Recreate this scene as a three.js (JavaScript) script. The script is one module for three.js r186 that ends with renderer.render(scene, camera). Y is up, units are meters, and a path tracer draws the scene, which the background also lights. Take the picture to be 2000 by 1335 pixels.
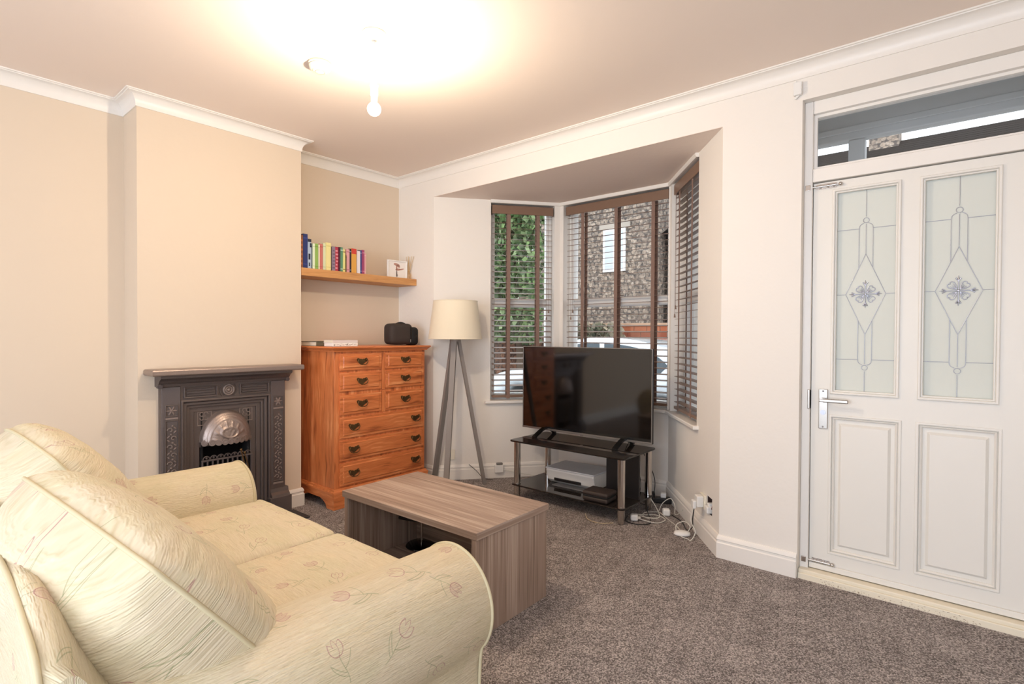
import * as THREE from 'three';
import { RoundedBoxGeometry } from 'three/addons/geometries/RoundedBoxGeometry.js';
import { mergeGeometries, mergeVertices, toCreasedNormals } from 'three/addons/utils/BufferGeometryUtils.js';
import { RectAreaLightUniformsLib } from 'three/addons/lights/RectAreaLightUniformsLib.js';

// ---------------------------------------------------------------- camera, sky, lights, exposure
const scene = new THREE.Scene();
const renderer = new THREE.WebGLRenderer({ antialias: true });
renderer.toneMapping = THREE.LinearToneMapping;
renderer.toneMappingExposure = 1.04;
renderer.shadowMap.enabled = true;
RectAreaLightUniformsLib.init();

const camera = new THREE.PerspectiveCamera(64.74, 2000 / 1335, 0.02, 200);
{
  const yaw = 0.7026, pitch = 0.0135, roll = 0.005;
  const fw = new THREE.Vector3(-Math.sin(yaw) * Math.cos(pitch), -Math.sin(pitch), -Math.cos(yaw) * Math.cos(pitch));
  const rt = new THREE.Vector3(Math.cos(yaw), 0, -Math.sin(yaw));
  const up = new THREE.Vector3().crossVectors(rt, fw);
  camera.position.set(3.8983, 1.2314, 3.0314);
  camera.up.copy(up.multiplyScalar(Math.cos(roll)).addScaledVector(rt, -Math.sin(roll)));
  camera.lookAt(camera.position.clone().add(fw));
}
scene.add(camera);

scene.background = new THREE.Color().setRGB(2.3, 2.45, 2.6);   // bright overcast sky

const unseenRearLight = new THREE.RectAreaLight(new THREE.Color().setRGB(0.86, 0.985, 1.18), 4.7, 2.9, 2.04);   // unseen source behind the camera, placed to light the room evenly from behind
unseenRearLight.position.set(3.05, 1.1, 5.995); unseenRearLight.lookAt(3.05, 1.1, 0); unseenRearLight.castShadow = true;
scene.add(unseenRearLight);
const unseenSideLight = new THREE.RectAreaLight(new THREE.Color().setRGB(0.86, 0.985, 1.18), 1.8, 1.8, 1.4);   // unseen source right of the camera, placed to light the fireplace side
unseenSideLight.position.set(4.745, 1.5, 4.3); unseenSideLight.lookAt(0, 1.5, 4.3); unseenSideLight.castShadow = true;
scene.add(unseenSideLight);

const BULB = { x: 1.804, y: 2.262, z: 1.545, power: 3.15, color: new THREE.Color().setRGB(1.0, 0.825, 0.62) };

// ---------------------------------------------------------------- helpers
const V = (x, y, z) => new THREE.Vector3(x, y, z);
const V2 = (x, y) => new THREE.Vector2(x, y);
let seed = 12345;
function rnd() { seed = (seed * 1664525 + 1013904223) >>> 0; return seed / 4294967296; }
const rr = (a, b) => a + (b - a) * rnd();
const clamp = (v, a, b) => Math.max(a, Math.min(b, v));
const mixv = (a, b, t) => a + (b - a) * t;
const sstep = (a, b, v) => { const t = clamp((v - a) / (b - a), 0, 1); return t * t * (3 - 2 * t); };

const taken = {};
function numbered(n) { if (!(n in taken)) { taken[n] = 0; return n; } taken[n]++; return n + '_' + String(taken[n]).padStart(3, '0'); }
function tag(o, label, category, group) { o.userData.label = label; o.userData.category = category; if (group) o.userData.group = group; return o; }
function thing(name, label, category, pos = [0, 0, 0], turn = 0, group) {
  const o = new THREE.Group(); o.name = numbered(name); o.position.set(...pos); o.rotation.y = turn; scene.add(o);
  return tag(o, label, category, group);
}
function merge(gs) {
  if (!Array.isArray(gs)) return gs;
  if (gs.length === 1) return gs[0];
  return mergeGeometries(gs.map((g) => { const n = g.index ? g.toNonIndexed() : g; for (const k of Object.keys(n.attributes)) if (!['position', 'normal', 'uv'].includes(k)) n.deleteAttribute(k); n.morphAttributes = {}; return n; }));
}
function part(name, gs, mat, parent) {
  const m = new THREE.Mesh(merge(gs), mat); m.name = name; m.castShadow = true; m.receiveShadow = true; parent.add(m); return m;
}
function one(name, gs, mat, label, category, group) { const m = part(numbered(name), gs, mat, scene); return tag(m, label, category, group); }
function struct(name, gs, mat) { const m = part(name, gs, mat, scene); m.userData.kind = 'structure'; return m; }

function box(w, h, d, x = 0, y = 0, z = 0, bev = 0, seg = 1) {
  const g = bev ? new RoundedBoxGeometry(w, h, d, seg, bev) : new THREE.BoxGeometry(w, h, d);
  return g.translate(x, y, z);
}
const bb = (x0, x1, y0, y1, z0, z1, bev = 0, seg = 1) => box(x1 - x0, y1 - y0, z1 - z0, (x0 + x1) / 2, (y0 + y1) / 2, (z0 + z1) / 2, bev, seg);
const cyl = (r0, r1, h, x = 0, y = 0, z = 0, n = 20) => new THREE.CylinderGeometry(r1, r0, h, n).translate(x, y, z);
function rod(a, b, r, r2 = r, n = 12) {
  const d = b.clone().sub(a), g = new THREE.CylinderGeometry(r2, r, d.length(), n);
  g.applyQuaternion(new THREE.Quaternion().setFromUnitVectors(V(0, 1, 0), d.clone().normalize())).translate((a.x + b.x) / 2, (a.y + b.y) / 2, (a.z + b.z) / 2);
  return g;
}
function beam(a, b, w, d, front = V(0, 0, 1)) {   // rectangular bar from a to b, width w across, depth d along front
  const y = b.clone().sub(a), L = y.length(); y.normalize();
  const x = new THREE.Vector3().crossVectors(y, front).normalize(), z = new THREE.Vector3().crossVectors(x, y);
  const g = new THREE.BoxGeometry(w, L, d);
  g.applyMatrix4(new THREE.Matrix4().makeBasis(x, y, z)).translate((a.x + b.x) / 2, (a.y + b.y) / 2, (a.z + b.z) / 2);
  return g;
}
function tube(pts, r, n = 40, m = 8, closed = false) { return new THREE.TubeGeometry(new THREE.CatmullRomCurve3(pts, closed, 'centripetal'), n, r, m, closed); }
function lathe(pts, n = 32) { return new THREE.LatheGeometry(pts.map((p) => V2(p[0], p[1])), n); }
function shapeOf(pts) { const s = new THREE.Shape(); pts.forEach((p, i) => (i ? s.lineTo(p[0], p[1]) : s.moveTo(p[0], p[1]))); s.closePath(); return s; }
function pathOf(pts) { const s = new THREE.Path(); pts.forEach((p, i) => (i ? s.lineTo(p[0], p[1]) : s.moveTo(p[0], p[1]))); s.closePath(); return s; }
const rect = (x0, x1, y0, y1) => [[x0, y0], [x1, y0], [x1, y1], [x0, y1]];
function extr(shape, depth, bev = 0, seg = 2, curve = 12) {
  return new THREE.ExtrudeGeometry(shape, { depth, bevelEnabled: bev > 0, bevelSize: bev, bevelThickness: bev, bevelOffset: -bev, bevelSegments: seg, curveSegments: curve });
}
const prism = (plan, y0, y1) => extr(shapeOf(plan.map(([x, z]) => [x, -z])), y1 - y0).rotateX(-Math.PI / 2).translate(0, y0, 0);   // plan polygon in x,z
// uv in metres, chosen by the way each face points; grain = axis that runs along v
function uvm(g, grain = 'y', off = 0) {
  g = g.index ? g.toNonIndexed() : g;
  const p = g.attributes.position, n = p.count, uv = new Float32Array(n * 2);
  const a = V(), b = V(), c = V(), gi = 'xyz'.indexOf(grain);
  for (let i = 0; i < n; i += 3) {
    a.fromBufferAttribute(p, i); b.fromBufferAttribute(p, i + 1); c.fromBufferAttribute(p, i + 2);
    const nn = b.clone().sub(a).cross(c.clone().sub(a)), q = [Math.abs(nn.x), Math.abs(nn.y), Math.abs(nn.z)];
    const k = q.indexOf(Math.max(...q));
    let ax = [0, 1, 2].filter((t) => t !== k); if (ax[0] === gi) ax = [ax[1], ax[0]];
    for (let j = 0; j < 3; j++) { const w = [p.getX(i + j), p.getY(i + j), p.getZ(i + j)]; uv[(i + j) * 2] = w[ax[0]] + off; uv[(i + j) * 2 + 1] = w[ax[1]] + off * 0.37; }
  }
  g.setAttribute('uv', new THREE.BufferAttribute(uv, 2));
  return g;
}
// profile (u = out from the wall into the room, v = up) swept along a plan path; the room lies on the left of the direction of travel
function sweep(plan, profile, closed = false) {
  const n = plan.length, pos = [], idx = [], uvs = [], m = profile.length;
  const dir = (a, b) => { const d = V2(b[0] - a[0], b[1] - a[1]); return d.normalize(); };
  let L = 0;
  for (let i = 0; i < n; i++) {
    const d0 = i > 0 ? dir(plan[i - 1], plan[i]) : dir(plan[i], plan[i + 1]), d1 = i < n - 1 ? dir(plan[i], plan[i + 1]) : d0;
    const n0 = V2(d0.y, -d0.x), n1 = V2(d1.y, -d1.x), nm = n0.clone().add(n1).normalize(), k = 1 / Math.max(0.25, nm.dot(n0));
    if (i) L += Math.hypot(plan[i][0] - plan[i - 1][0], plan[i][1] - plan[i - 1][1]);
    for (const [u, v] of profile) { pos.push(plan[i][0] + nm.x * u * k, v, plan[i][1] + nm.y * u * k); uvs.push(L, v); }
  }
  for (let i = 0; i < n - 1; i++) for (let j = 0; j < m; j++) {
    const a = i * m + j, b = i * m + (j + 1) % m, c = a + m, d = b + m; idx.push(a, c, b, b, c, d);
  }
  const cap = THREE.ShapeUtils.triangulateShape(profile.map((p) => V2(p[0], p[1])), []);
  for (const [a, b, c] of cap) { idx.push(a, b, c); const o = (n - 1) * m; idx.push(o + a, o + c, o + b); }
  const g = new THREE.BufferGeometry(); g.setAttribute('position', new THREE.Float32BufferAttribute(pos, 3)); g.setAttribute('uv', new THREE.Float32BufferAttribute(uvs, 2)); g.setIndex(idx);
  return toCreasedNormals(g, 0.6);
}
// soft box: rounded corners, bulging faces
function softBox(w, h, d, r, bulge, nseg = [28, 10, 28], wob = 0, fz = 6) {
  const g = new THREE.BoxGeometry(2, 2, 2, ...nseg), p = g.attributes.position, uv = g.attributes.uv, nr = g.attributes.normal, v = V();
  const rm = (t) => Math.sin(t * Math.PI / 2) * 0.35 + t * 0.65;
  for (let i = 0; i < p.count; i++) {
    const s = [rm(p.getX(i)), rm(p.getY(i)), rm(p.getZ(i))], hs = [w / 2, h / 2, d / 2];
    const q = V(s[0] * hs[0], s[1] * hs[1], s[2] * hs[2]);
    const c = V(clamp(q.x, -hs[0] + r, hs[0] - r), clamp(q.y, -hs[1] + r, hs[1] - r), clamp(q.z, -hs[2] + r, hs[2] - r));
    const dl = q.clone().sub(c); if (dl.length() > 1e-6) { dl.normalize().multiplyScalar(r); }
    v.copy(c).add(dl);
    const fx = 1 - s[0] ** 2, fy = 1 - s[1] ** 2, fzz = 1 - s[2] ** 2;
    v.y += Math.sign(s[1]) * bulge[1] * fx * fzz * Math.abs(s[1]) ** 2;
    v.x += Math.sign(s[0]) * bulge[0] * fy * fzz * Math.abs(s[0]) ** 2;
    v.z += Math.sign(s[2]) * bulge[2] * fy * fx * Math.abs(s[2]) ** 2;
    if (wob) { const k = (fbm(v.x * fz + 3, v.z * fz + v.y * fz, 64) - 0.5) * wob; v.addScaledVector(V(nr.getX(i), nr.getY(i), nr.getZ(i)), k); }
    p.setXYZ(i, v.x, v.y, v.z);
    const k = Math.abs(nr.getX(i)) > 0.5 ? [v.z, v.y] : Math.abs(nr.getY(i)) > 0.5 ? [v.x, v.z] : [v.x, v.y];
    uv.setXY(i, k[0], k[1]);
  }
  const keep = uv.array.slice();
  const m = mergeVertices(new THREE.BufferGeometry().setAttribute('position', p.clone()).setIndex(g.index.clone()), 1e-5); m.computeVertexNormals();
  // copy smooth normals back by position
  const key = (x, y, z) => Math.round(x * 2e4) + ',' + Math.round(y * 2e4) + ',' + Math.round(z * 2e4), map = new Map();
  for (let i = 0; i < m.attributes.position.count; i++) map.set(key(m.attributes.position.getX(i), m.attributes.position.getY(i), m.attributes.position.getZ(i)), i);
  for (let i = 0; i < p.count; i++) { const j = map.get(key(p.getX(i), p.getY(i), p.getZ(i))); if (j !== undefined) nr.setXYZ(i, m.attributes.normal.getX(j), m.attributes.normal.getY(j), m.attributes.normal.getZ(j)); }
  g.setAttribute('uv', new THREE.BufferAttribute(keep, 2));
  return g;
}

// ---------------------------------------------------------------- noise and textures
const perm = new Float32Array(65536); { let s = 777; for (let i = 0; i < 65536; i++) { s = (s * 1103515245 + 12345) & 0x7fffffff; perm[i] = ((s >> 8) & 0xffff) / 65535; } }
const lat = (x, y, p, q = p) => perm[((((x % p) + p) % p) * 251 + (((y % q) + q) % q) * 7919 + p * 31) & 65535];
function vnoise(x, y, p = 64, q = p) {
  const xi = Math.floor(x), yi = Math.floor(y), fx = x - xi, fy = y - yi, u = fx * fx * (3 - 2 * fx), w = fy * fy * (3 - 2 * fy);
  return mixv(mixv(lat(xi, yi, p, q), lat(xi + 1, yi, p, q), u), mixv(lat(xi, yi + 1, p, q), lat(xi + 1, yi + 1, p, q), u), w);
}
function fbm(x, y, p = 64, o = 4, q = p) { let s = 0, a = 0.5, t = 0; for (let i = 0; i < o; i++) { s += a * vnoise(x, y, p, q); t += a; a *= 0.5; x *= 2; y *= 2; p *= 2; q *= 2; } return s / t; }
function tex(w, h, fn, srgb = true, metres = 1, metresV = metres) {
  const d = new Uint8Array(w * h * 4);
  for (let j = 0; j < h; j++) for (let i = 0; i < w; i++) { const c = fn((i + 0.5) / w, (j + 0.5) / h), k = (j * w + i) * 4; d[k] = clamp(c[0], 0, 255); d[k + 1] = clamp(c[1], 0, 255); d[k + 2] = clamp(c[2], 0, 255); d[k + 3] = 255; }
  const t = new THREE.DataTexture(d, w, h, THREE.RGBAFormat); t.magFilter = THREE.LinearFilter; t.minFilter = THREE.LinearMipmapLinearFilter; t.generateMipmaps = true;
  t.wrapS = t.wrapT = THREE.RepeatWrapping; if (srgb) t.colorSpace = THREE.SRGBColorSpace; t.repeat.set(1 / metres, 1 / metresV); t.needsUpdate = true; return t;
}
const grey = (fn) => (u, v) => { const k = fn(u, v) * 255; return [k, k, k]; };
const lerp3 = (a, b, t) => [mixv(a[0], b[0], t), mixv(a[1], b[1], t), mixv(a[2], b[2], t)];
const std = (color, roughness = 0.6, o = {}) => new THREE.MeshStandardMaterial({ color, roughness, ...o });
const phys = (color, roughness, o) => new THREE.MeshPhysicalMaterial({ color, roughness, ...o });

// painted plaster: very fine roller relief
const plasterBump = tex(512, 512, grey((u, v) => 0.5 * fbm(u * 64, v * 64, 64, 3) + 0.5 * fbm(u * 6, v * 6, 6, 2)), false, 1.2);
// carpet: short loops, two tones of brown grey
function cells(u, v, n) {
  const x = u * n, y = v * n, xi = Math.floor(x), yi = Math.floor(y); let d1 = 9, id = 0;
  for (let b = -1; b < 2; b++) for (let a = -1; a < 2; a++) {
    const cx = xi + a + 0.15 + 0.7 * lat(xi + a, yi + b, n), cy = yi + b + 0.15 + 0.7 * lat(xi + a + 91, yi + b + 17, n);
    const d = Math.hypot(cx - x, cy - y); if (d < d1) { d1 = d; id = lat(xi + a + 40, yi + b + 71, n); }
  }
  return [d1, id];
}
const carpetCol = tex(1024, 1024, (u, v) => {
  const [d, id] = cells(u, v, 128), big = fbm(u * 8, v * 8, 8, 3), t = clamp(0.15 + 0.75 * id + 0.25 * (big - 0.5) - 0.25 * d, 0, 1);
  const c = lerp3([92, 84, 81], [232, 220, 214], t); return c;
}, true, 0.62);
const carpetBump = tex(1024, 1024, grey((u, v) => clamp(1 - 1.15 * cells(u, v, 128)[0], 0, 1)), false, 0.62);
function woodTex(dark, mid, light, streak, metres, seedOff, fine = 1) {   // grain along v
  return tex(512, 1024, (u, v) => {
    const w = fbm(u * 4 + 1.7, v * 4 + seedOff, 4, 3) - 0.5;
    const a = fbm(u * streak + w * 4, v * 4 + seedOff, streak, 4, 4), f = vnoise(u * 256, v * 16, 256, 16), b = fbm(u * 8 + seedOff, v * 3, 8, 3, 3);
    const t = clamp(0.5 * a + 0.38 * b + 0.15 * f * fine + 0.0, 0, 1);
    return t < 0.5 ? lerp3(dark, mid, sstep(0.22, 0.5, t)) : lerp3(mid, light, sstep(0.5, 0.75, t));
  }, true, metres, metres * 2);
}
const cherryTex = woodTex([160, 84, 44], [214, 124, 70], [240, 162, 106], 24, 0.4, 3.1);
const oakTex = woodTex([184, 128, 74], [206, 150, 92], [220, 168, 110], 40, 0.3, 9.7);
const greigeTex = tex(512, 1024, (u, v) => {
  const w = fbm(u * 4, v * 3, 4, 2, 3), a = fbm(u * 40 + w, v * 2, 40, 4, 2), b = vnoise(u * 128, v * 4, 128, 4), s = fbm(u * 10 + 5, v * 2 + 3, 10, 3, 2);
  const t = clamp(0.42 * a + 0.25 * b + 0.38 * s, 0, 1);
  return t < 0.5 ? lerp3([126, 106, 93], [160, 137, 122], sstep(0.28, 0.5, t)) : lerp3([160, 137, 122], [188, 168, 153], sstep(0.5, 0.72, t));
}, true, 0.5, 1.0);
const ironBump = tex(256, 256, grey((u, v) => fbm(u * 32, v * 32, 32, 3)), false, 0.12);
// sofa chenille: slubby weft and outlined tulips with stems
function sofaCanvas() {
  const S = 2048, c = document.createElement('canvas'); c.width = c.height = S; const x = c.getContext('2d');
  x.fillStyle = 'rgb(214,201,174)'; x.fillRect(0, 0, S, S);
  for (let i = 0; i < 260; i++) { const cx = rr(0, S), cy = rr(0, S), r = rr(60, 200); x.fillStyle = ['rgba(190,192,136,0.08)', 'rgba(236,222,190,0.06)', 'rgba(228,192,158,0.07)'][i % 3]; for (const ox of [-S, 0, S]) for (const oy of [-S, 0, S]) { x.beginPath(); x.ellipse(cx + ox, cy + oy, r, r * 0.6, 0, 0, 7); x.fill(); } }
  for (let i = 0; i < 26000; i++) { const px = rr(-60, S), py = rr(0, S), l = rr(14, 110); x.fillStyle = rnd() < 0.5 ? `rgba(160,138,88,${rr(0.05, 0.17)})` : `rgba(250,242,214,${rr(0.05, 0.18)})`; x.fillRect(px, py, l, rr(1, 2.6)); }
  const tulip = (cx, cy, s, a, fill) => {
    x.save(); x.translate(cx, cy); x.rotate(a); x.scale(s, s); x.lineWidth = 4.2; x.lineCap = 'round';
    x.strokeStyle = 'rgba(124,130,92,0.42)'; x.beginPath(); x.moveTo(0, 42); x.bezierCurveTo(6, 90, -20, 130, -8, 185); x.stroke();
    x.beginPath(); x.moveTo(-6, 130); x.bezierCurveTo(28, 110, 52, 70, 60, 60); x.bezierCurveTo(58, 100, 20, 140, -8, 150); x.stroke();
    x.beginPath(); x.moveTo(-4, 110); x.bezierCurveTo(-40, 96, -60, 60, -70, 44); x.stroke();
    if (fill) { x.fillStyle = 'rgba(182,132,130,0.2)'; x.beginPath(); x.moveTo(-36, -30); x.bezierCurveTo(-52, 20, -20, 46, 0, 44); x.bezierCurveTo(26, 44, 50, 14, 34, -34); x.lineTo(12, -8); x.lineTo(0, -46); x.lineTo(-12, -8); x.fill(); }
    x.strokeStyle = 'rgba(150,92,98,0.44)';
    for (let k = 0; k < 2; k++) { x.lineWidth = 2.6; x.beginPath(); x.moveTo(-36 + k * 4, -30); x.bezierCurveTo(-54, 20, -22, 46, 0, 44 - k * 3); x.bezierCurveTo(26, 46, 52, 14, 34 - k * 4, -34); x.stroke(); }
    x.beginPath(); x.moveTo(-36, -30); x.quadraticCurveTo(-14, -24, -12, -6); x.quadraticCurveTo(-10, -34, 2, -46); x.quadraticCurveTo(14, -30, 12, -6); x.quadraticCurveTo(16, -26, 34, -34); x.stroke();
    x.beginPath(); x.moveTo(-12, -6); x.quadraticCurveTo(-16, 20, 0, 40); x.stroke();
    x.restore();
  };
  const put = (cx, cy, s, a, f) => { for (const ox of [-S, 0, S]) for (const oy of [-S, 0, S]) tulip(cx + ox, cy + oy, s, a, f); };
  const N = 8; for (let j = 0; j < N; j++) for (let i = 0; i < N; i++) put((i + 0.5 + 0.5 * (j % 2) + rr(-0.16, 0.16)) * S / N, (j + 0.5 + rr(-0.18, 0.18)) * S / N, rr(0.5, 0.8), rr(-2.6, 2.6), rnd() < 0.5);
  const t = new THREE.CanvasTexture(c); t.colorSpace = THREE.SRGBColorSpace; t.wrapS = t.wrapT = THREE.RepeatWrapping; t.repeat.set(1 / 1.35, 1 / 1.35); return t;
}
const sofaCol = sofaCanvas();
const sofaBump = tex(512, 512, grey((u, v) => 0.6 * vnoise(u * 24, v * 220, 24, 220) + 0.4 * vnoise(u * 60 + 9, v * 256, 60, 256)), false, 0.42);

const M = {
  wallCream: std(new THREE.Color('rgb(222,205,184)'), 0.85, { bumpMap: plasterBump, bumpScale: 0.0012 }),
  wallWhite: std(new THREE.Color('rgb(238,232,224)'), 0.8, { bumpMap: plasterBump, bumpScale: 0.0012 }),
  ceiling: std(new THREE.Color('rgb(245,230,218)'), 0.9, { bumpMap: plasterBump, bumpScale: 0.001 }),
  gloss: std(new THREE.Color('rgb(240,235,228)'), 0.38),
  doorWhite: std(new THREE.Color('rgb(234,230,222)'), 0.42),
  carpet: std(0xffffff, 1, { map: carpetCol, bumpMap: carpetBump, bumpScale: 0.004 }),
  cherry: std(0xffffff, 0.36, { map: cherryTex }),
  brass: std(new THREE.Color('rgb(112,88,58)'), 0.42, { metalness: 0.85 }),
  oak: std(0xffffff, 0.5, { map: oakTex }),
  greige: std(0xffffff, 0.5, { map: greigeTex }),
  iron: std(new THREE.Color('rgb(108,97,93)'), 0.4, { metalness: 0.5, bumpMap: ironBump, bumpScale: 0.0008 }),
  ironWorn: std(new THREE.Color('rgb(158,142,134)'), 0.36, { metalness: 0.65, bumpMap: ironBump, bumpScale: 0.0008 }),
  soot: std(new THREE.Color('rgb(30,28,28)'), 0.9),
  sofa: phys(0xffffff, 0.95, { map: sofaCol, bumpMap: sofaBump, bumpScale: 0.0022, sheen: 0.25, sheenRoughness: 0.6, sheenColor: new THREE.Color('rgb(240,225,190)') }),
  piping: std(new THREE.Color('rgb(206,194,160)'), 0.9),
  chrome: std(new THREE.Color('rgb(205,200,195)'), 0.14, { metalness: 1 }),
  nickel: std(new THREE.Color('rgb(178,172,165)'), 0.3, { metalness: 1 }),
  blackGlass: phys(new THREE.Color('rgb(58,50,46)'), 0.03, { transmission: 0.55, thickness: 0, ior: 1.5 }),
  blackBoard: std(new THREE.Color('rgb(38,34,33)'), 0.4),
  blackGloss: std(new THREE.Color('rgb(12,12,13)'), 0.12),
  screen: phys(new THREE.Color('rgb(13,11,10)'), 0.07, { ior: 1.72 }),
  silver: std(new THREE.Color('rgb(150,146,143)'), 0.35, { metalness: 0.8 }),
  blindWood: std(new THREE.Color('rgb(132,104,86)'), 0.34),
  blindTape: std(new THREE.Color('rgb(138,112,100)'), 0.9),
  upvc: std(new THREE.Color('rgb(236,234,230)'), 0.3),
  glass: phys(0xffffff, 0.02, { transmission: 1, thickness: 0, ior: 1.5 }),
  frosted: phys(new THREE.Color('rgb(234,237,230)'), 0.8, { transmission: 0.2, thickness: 0 }),
  lead: std(new THREE.Color('rgb(170,170,178)'), 0.28, { metalness: 0.9 }),
  shade: phys(new THREE.Color('rgb(250,240,218)'), 0.95, { transmission: 0.25, thickness: 0 }),
  lampLeg: std(new THREE.Color('rgb(140,132,126)'), 0.45),
  plasticWhite: std(new THREE.Color('rgb(236,234,230)'), 0.4),
  plasticCream: std(new THREE.Color('rgb(240,232,214)'), 0.5),
  cableWhite: std(new THREE.Color('rgb(214,210,200)'), 0.5),
  cableBlack: std(new THREE.Color('rgb(24,24,25)'), 0.5),
  bagFabric: std(new THREE.Color('rgb(58,50,46)'), 0.85),
  bagDark: std(new THREE.Color('rgb(20,19,20)'), 0.8),
};

// ---------------------------------------------------------------- room shell
const H = 2.6077, XR = 4.75, ZB = 6.0, BD = 0.2474, Z1 = 1.0597, Z2 = 2.0563;
const L0 = [0.465, 0], L1 = [1.15, -0.86], R1 = [2.165, -0.86], R0 = [2.85, 0], BAYH = 2.385;
const SL = Math.hypot(L1[0] - L0[0], L1[1] - L0[1]);

struct('floor', prism([[0, 0], L0, L1, R1, R0, [XR, 0], [XR, ZB], [0, ZB]], -0.12, 0), M.carpet);
struct('ceiling', bb(-0.2, XR + 0.2, H, H + 0.18, -0.28, ZB + 0.2), M.ceiling);
struct('wall_left', bb(-0.2, 0, -0.12, H, -0.28, ZB + 0.2), M.wallCream);
{
  const s = shapeOf(rect(Z1, Z2, 0, H)); s.holes.push(pathOf(rect(1.577 - 0.2, 1.577 + 0.2, 0.001, 0.765)));
  struct('wall_chimney_breast', extr(s, BD).rotateY(-Math.PI / 2).translate(BD, 0, 0), M.wallCream);
}
struct('wall_front', extr(shapeOf([[-0.2, -0.12], [L0[0], -0.12], [L0[0], BAYH], [R0[0], BAYH], [R0[0], -0.12], [3.245, -0.12], [3.245, 2.42], [4.155, 2.42], [4.155, -0.12], [XR + 0.2, -0.12], [XR + 0.2, H], [-0.2, H]]), 0.28).translate(0, 0, -0.28), M.wallWhite);
{
  const s = shapeOf(rect(0, ZB + 0.2, -0.12, H)); s.holes.push(pathOf(rect(3.4, 5.2, 0.8, 2.2)));  // out of view; opening placed for the unseen side light
  struct('wall_right', extr(s, 0.2).rotateY(-Math.PI / 2).translate(XR + 0.2, 0, 0), M.wallWhite);
}
{
  const s = shapeOf(rect(0, XR, -0.12, H)); s.holes.push(pathOf(rect(1.6, 4.5, 0.08, 2.12)));  // out of view; set well back, with a wide opening, to even the rear light
  struct('wall_back', extr(s, 0.2).translate(0, 0, ZB), M.wallWhite);
}
// local frame of one side of the bay: x along, y up, z into the room
function sideFrame(A, B) {
  const X = V(B[0] - A[0], 0, B[1] - A[1]).normalize(), Y = V(0, 1, 0), Z = new THREE.Vector3().crossVectors(X, Y);
  return new THREE.Matrix4().makeBasis(X, Y, Z).setPosition(A[0], 0, A[1]);
}
const FL = sideFrame(L0, L1), FB = sideFrame(L1, R1), FR = sideFrame(R1, R0);
const OPEN = { l: [0.485, 1.05], b: [0.035, 1.005], r: [0.045, 0.685] }, OY = [0.64, 2.36];
const sideShape = (len, o) => { const s = shapeOf(rect(0, len, -0.12, 2.5)); s.holes.push(pathOf(rect(o[0], o[1], ...OY))); return s; };
const sideWall = (len, o, F, holes = []) => { const s = sideShape(len, o); holes.forEach((h) => s.holes.push(pathOf(h))); return extr(s, 0.2).translate(0, 0, -0.2).applyMatrix4(F); };
const HOLE = rect(SL - 0.2, SL - 0.115, 0.185, 0.285);
struct('wall_bay_left', sideWall(SL, OPEN.l, FL), M.wallWhite);
struct('wall_bay_back', sideWall(R1[0] - L1[0], OPEN.b, FB), M.wallWhite);
struct('wall_bay_right', sideWall(SL, OPEN.r, FR, [HOLE]), M.wallWhite);
{
  const out = (F, A) => { const z = V().setFromMatrixColumn(F, 2); return [A[0] - z.x * 0.2, A[1] - z.z * 0.2]; };
  struct('wall_bay_corner_left', prism([L1, out(FL, L1), out(FB, L1)], -0.12, 2.5), M.wallWhite);
  struct('wall_bay_corner_right', prism([R1, out(FB, R1), out(FR, R1)], -0.12, 2.5), M.wallWhite);
}
struct('ceiling_bay', prism([[0.2, -0.001], [0.2, -0.3], [1.0, -1.25], [2.32, -1.25], [3.1, -0.3], [3.1, -0.001]], BAYH - 0.002, BAYH + 0.115), M.ceiling);
// mouldings
{
  const c = 0.079, p = 0.063, cove = [[0, H], [p, H], [p, H - 0.007], [p - 0.008, H - 0.008]];
  for (let i = 0; i <= 7; i++) { const t = i / 7 * Math.PI / 2; cove.push([0.006 + (p - 0.016) * (1 - Math.sin(t)), H - 0.012 - (c - 0.02) * (1 - Math.cos(t))]); }
  cove.push([0.006, H - c], [0, H - c]);
  struct('trim_1', sweep([[XR, 0], [0, 0], [0, Z1], [BD, Z1], [BD, Z2], [0, Z2], [0, ZB]], cove), M.gloss);
  const sk = (h) => [[0, 0], [0.017, 0], [0.017, h - 0.042], [0.0125, h - 0.036], [0.0125, h - 0.026], [0.016, h - 0.022], [0.012, h - 0.008], [0.006, h], [0, h]];
  struct('baseboard_front', sweep([[3.243, 0], R0, R1, L1, L0, [0, 0], [0, Z1], [BD, Z1], [BD, 1.16]], sk(0.125)), M.gloss);
  struct('baseboard_left', sweep([[BD, 1.99], [BD, Z2], [0, Z2], [0, ZB]], sk(0.125)), M.gloss);
  struct('baseboard_right', sweep([[XR, ZB], [XR, 0], [4.157, 0]], sk(0.125)), M.gloss);
  const at = (F, s) => { const v = V(s, 0, 0).applyMatrix4(F); return [v.x, v.z]; };
  struct('trim_2', sweep([at(FR, SL - 0.42), R1, L1, at(FL, 0.48)], [[0, BAYH], [0.022, BAYH], [0.022, BAYH - 0.018], [0.016, BAYH - 0.028], [0, BAYH - 0.028]]), M.gloss);
}
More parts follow.
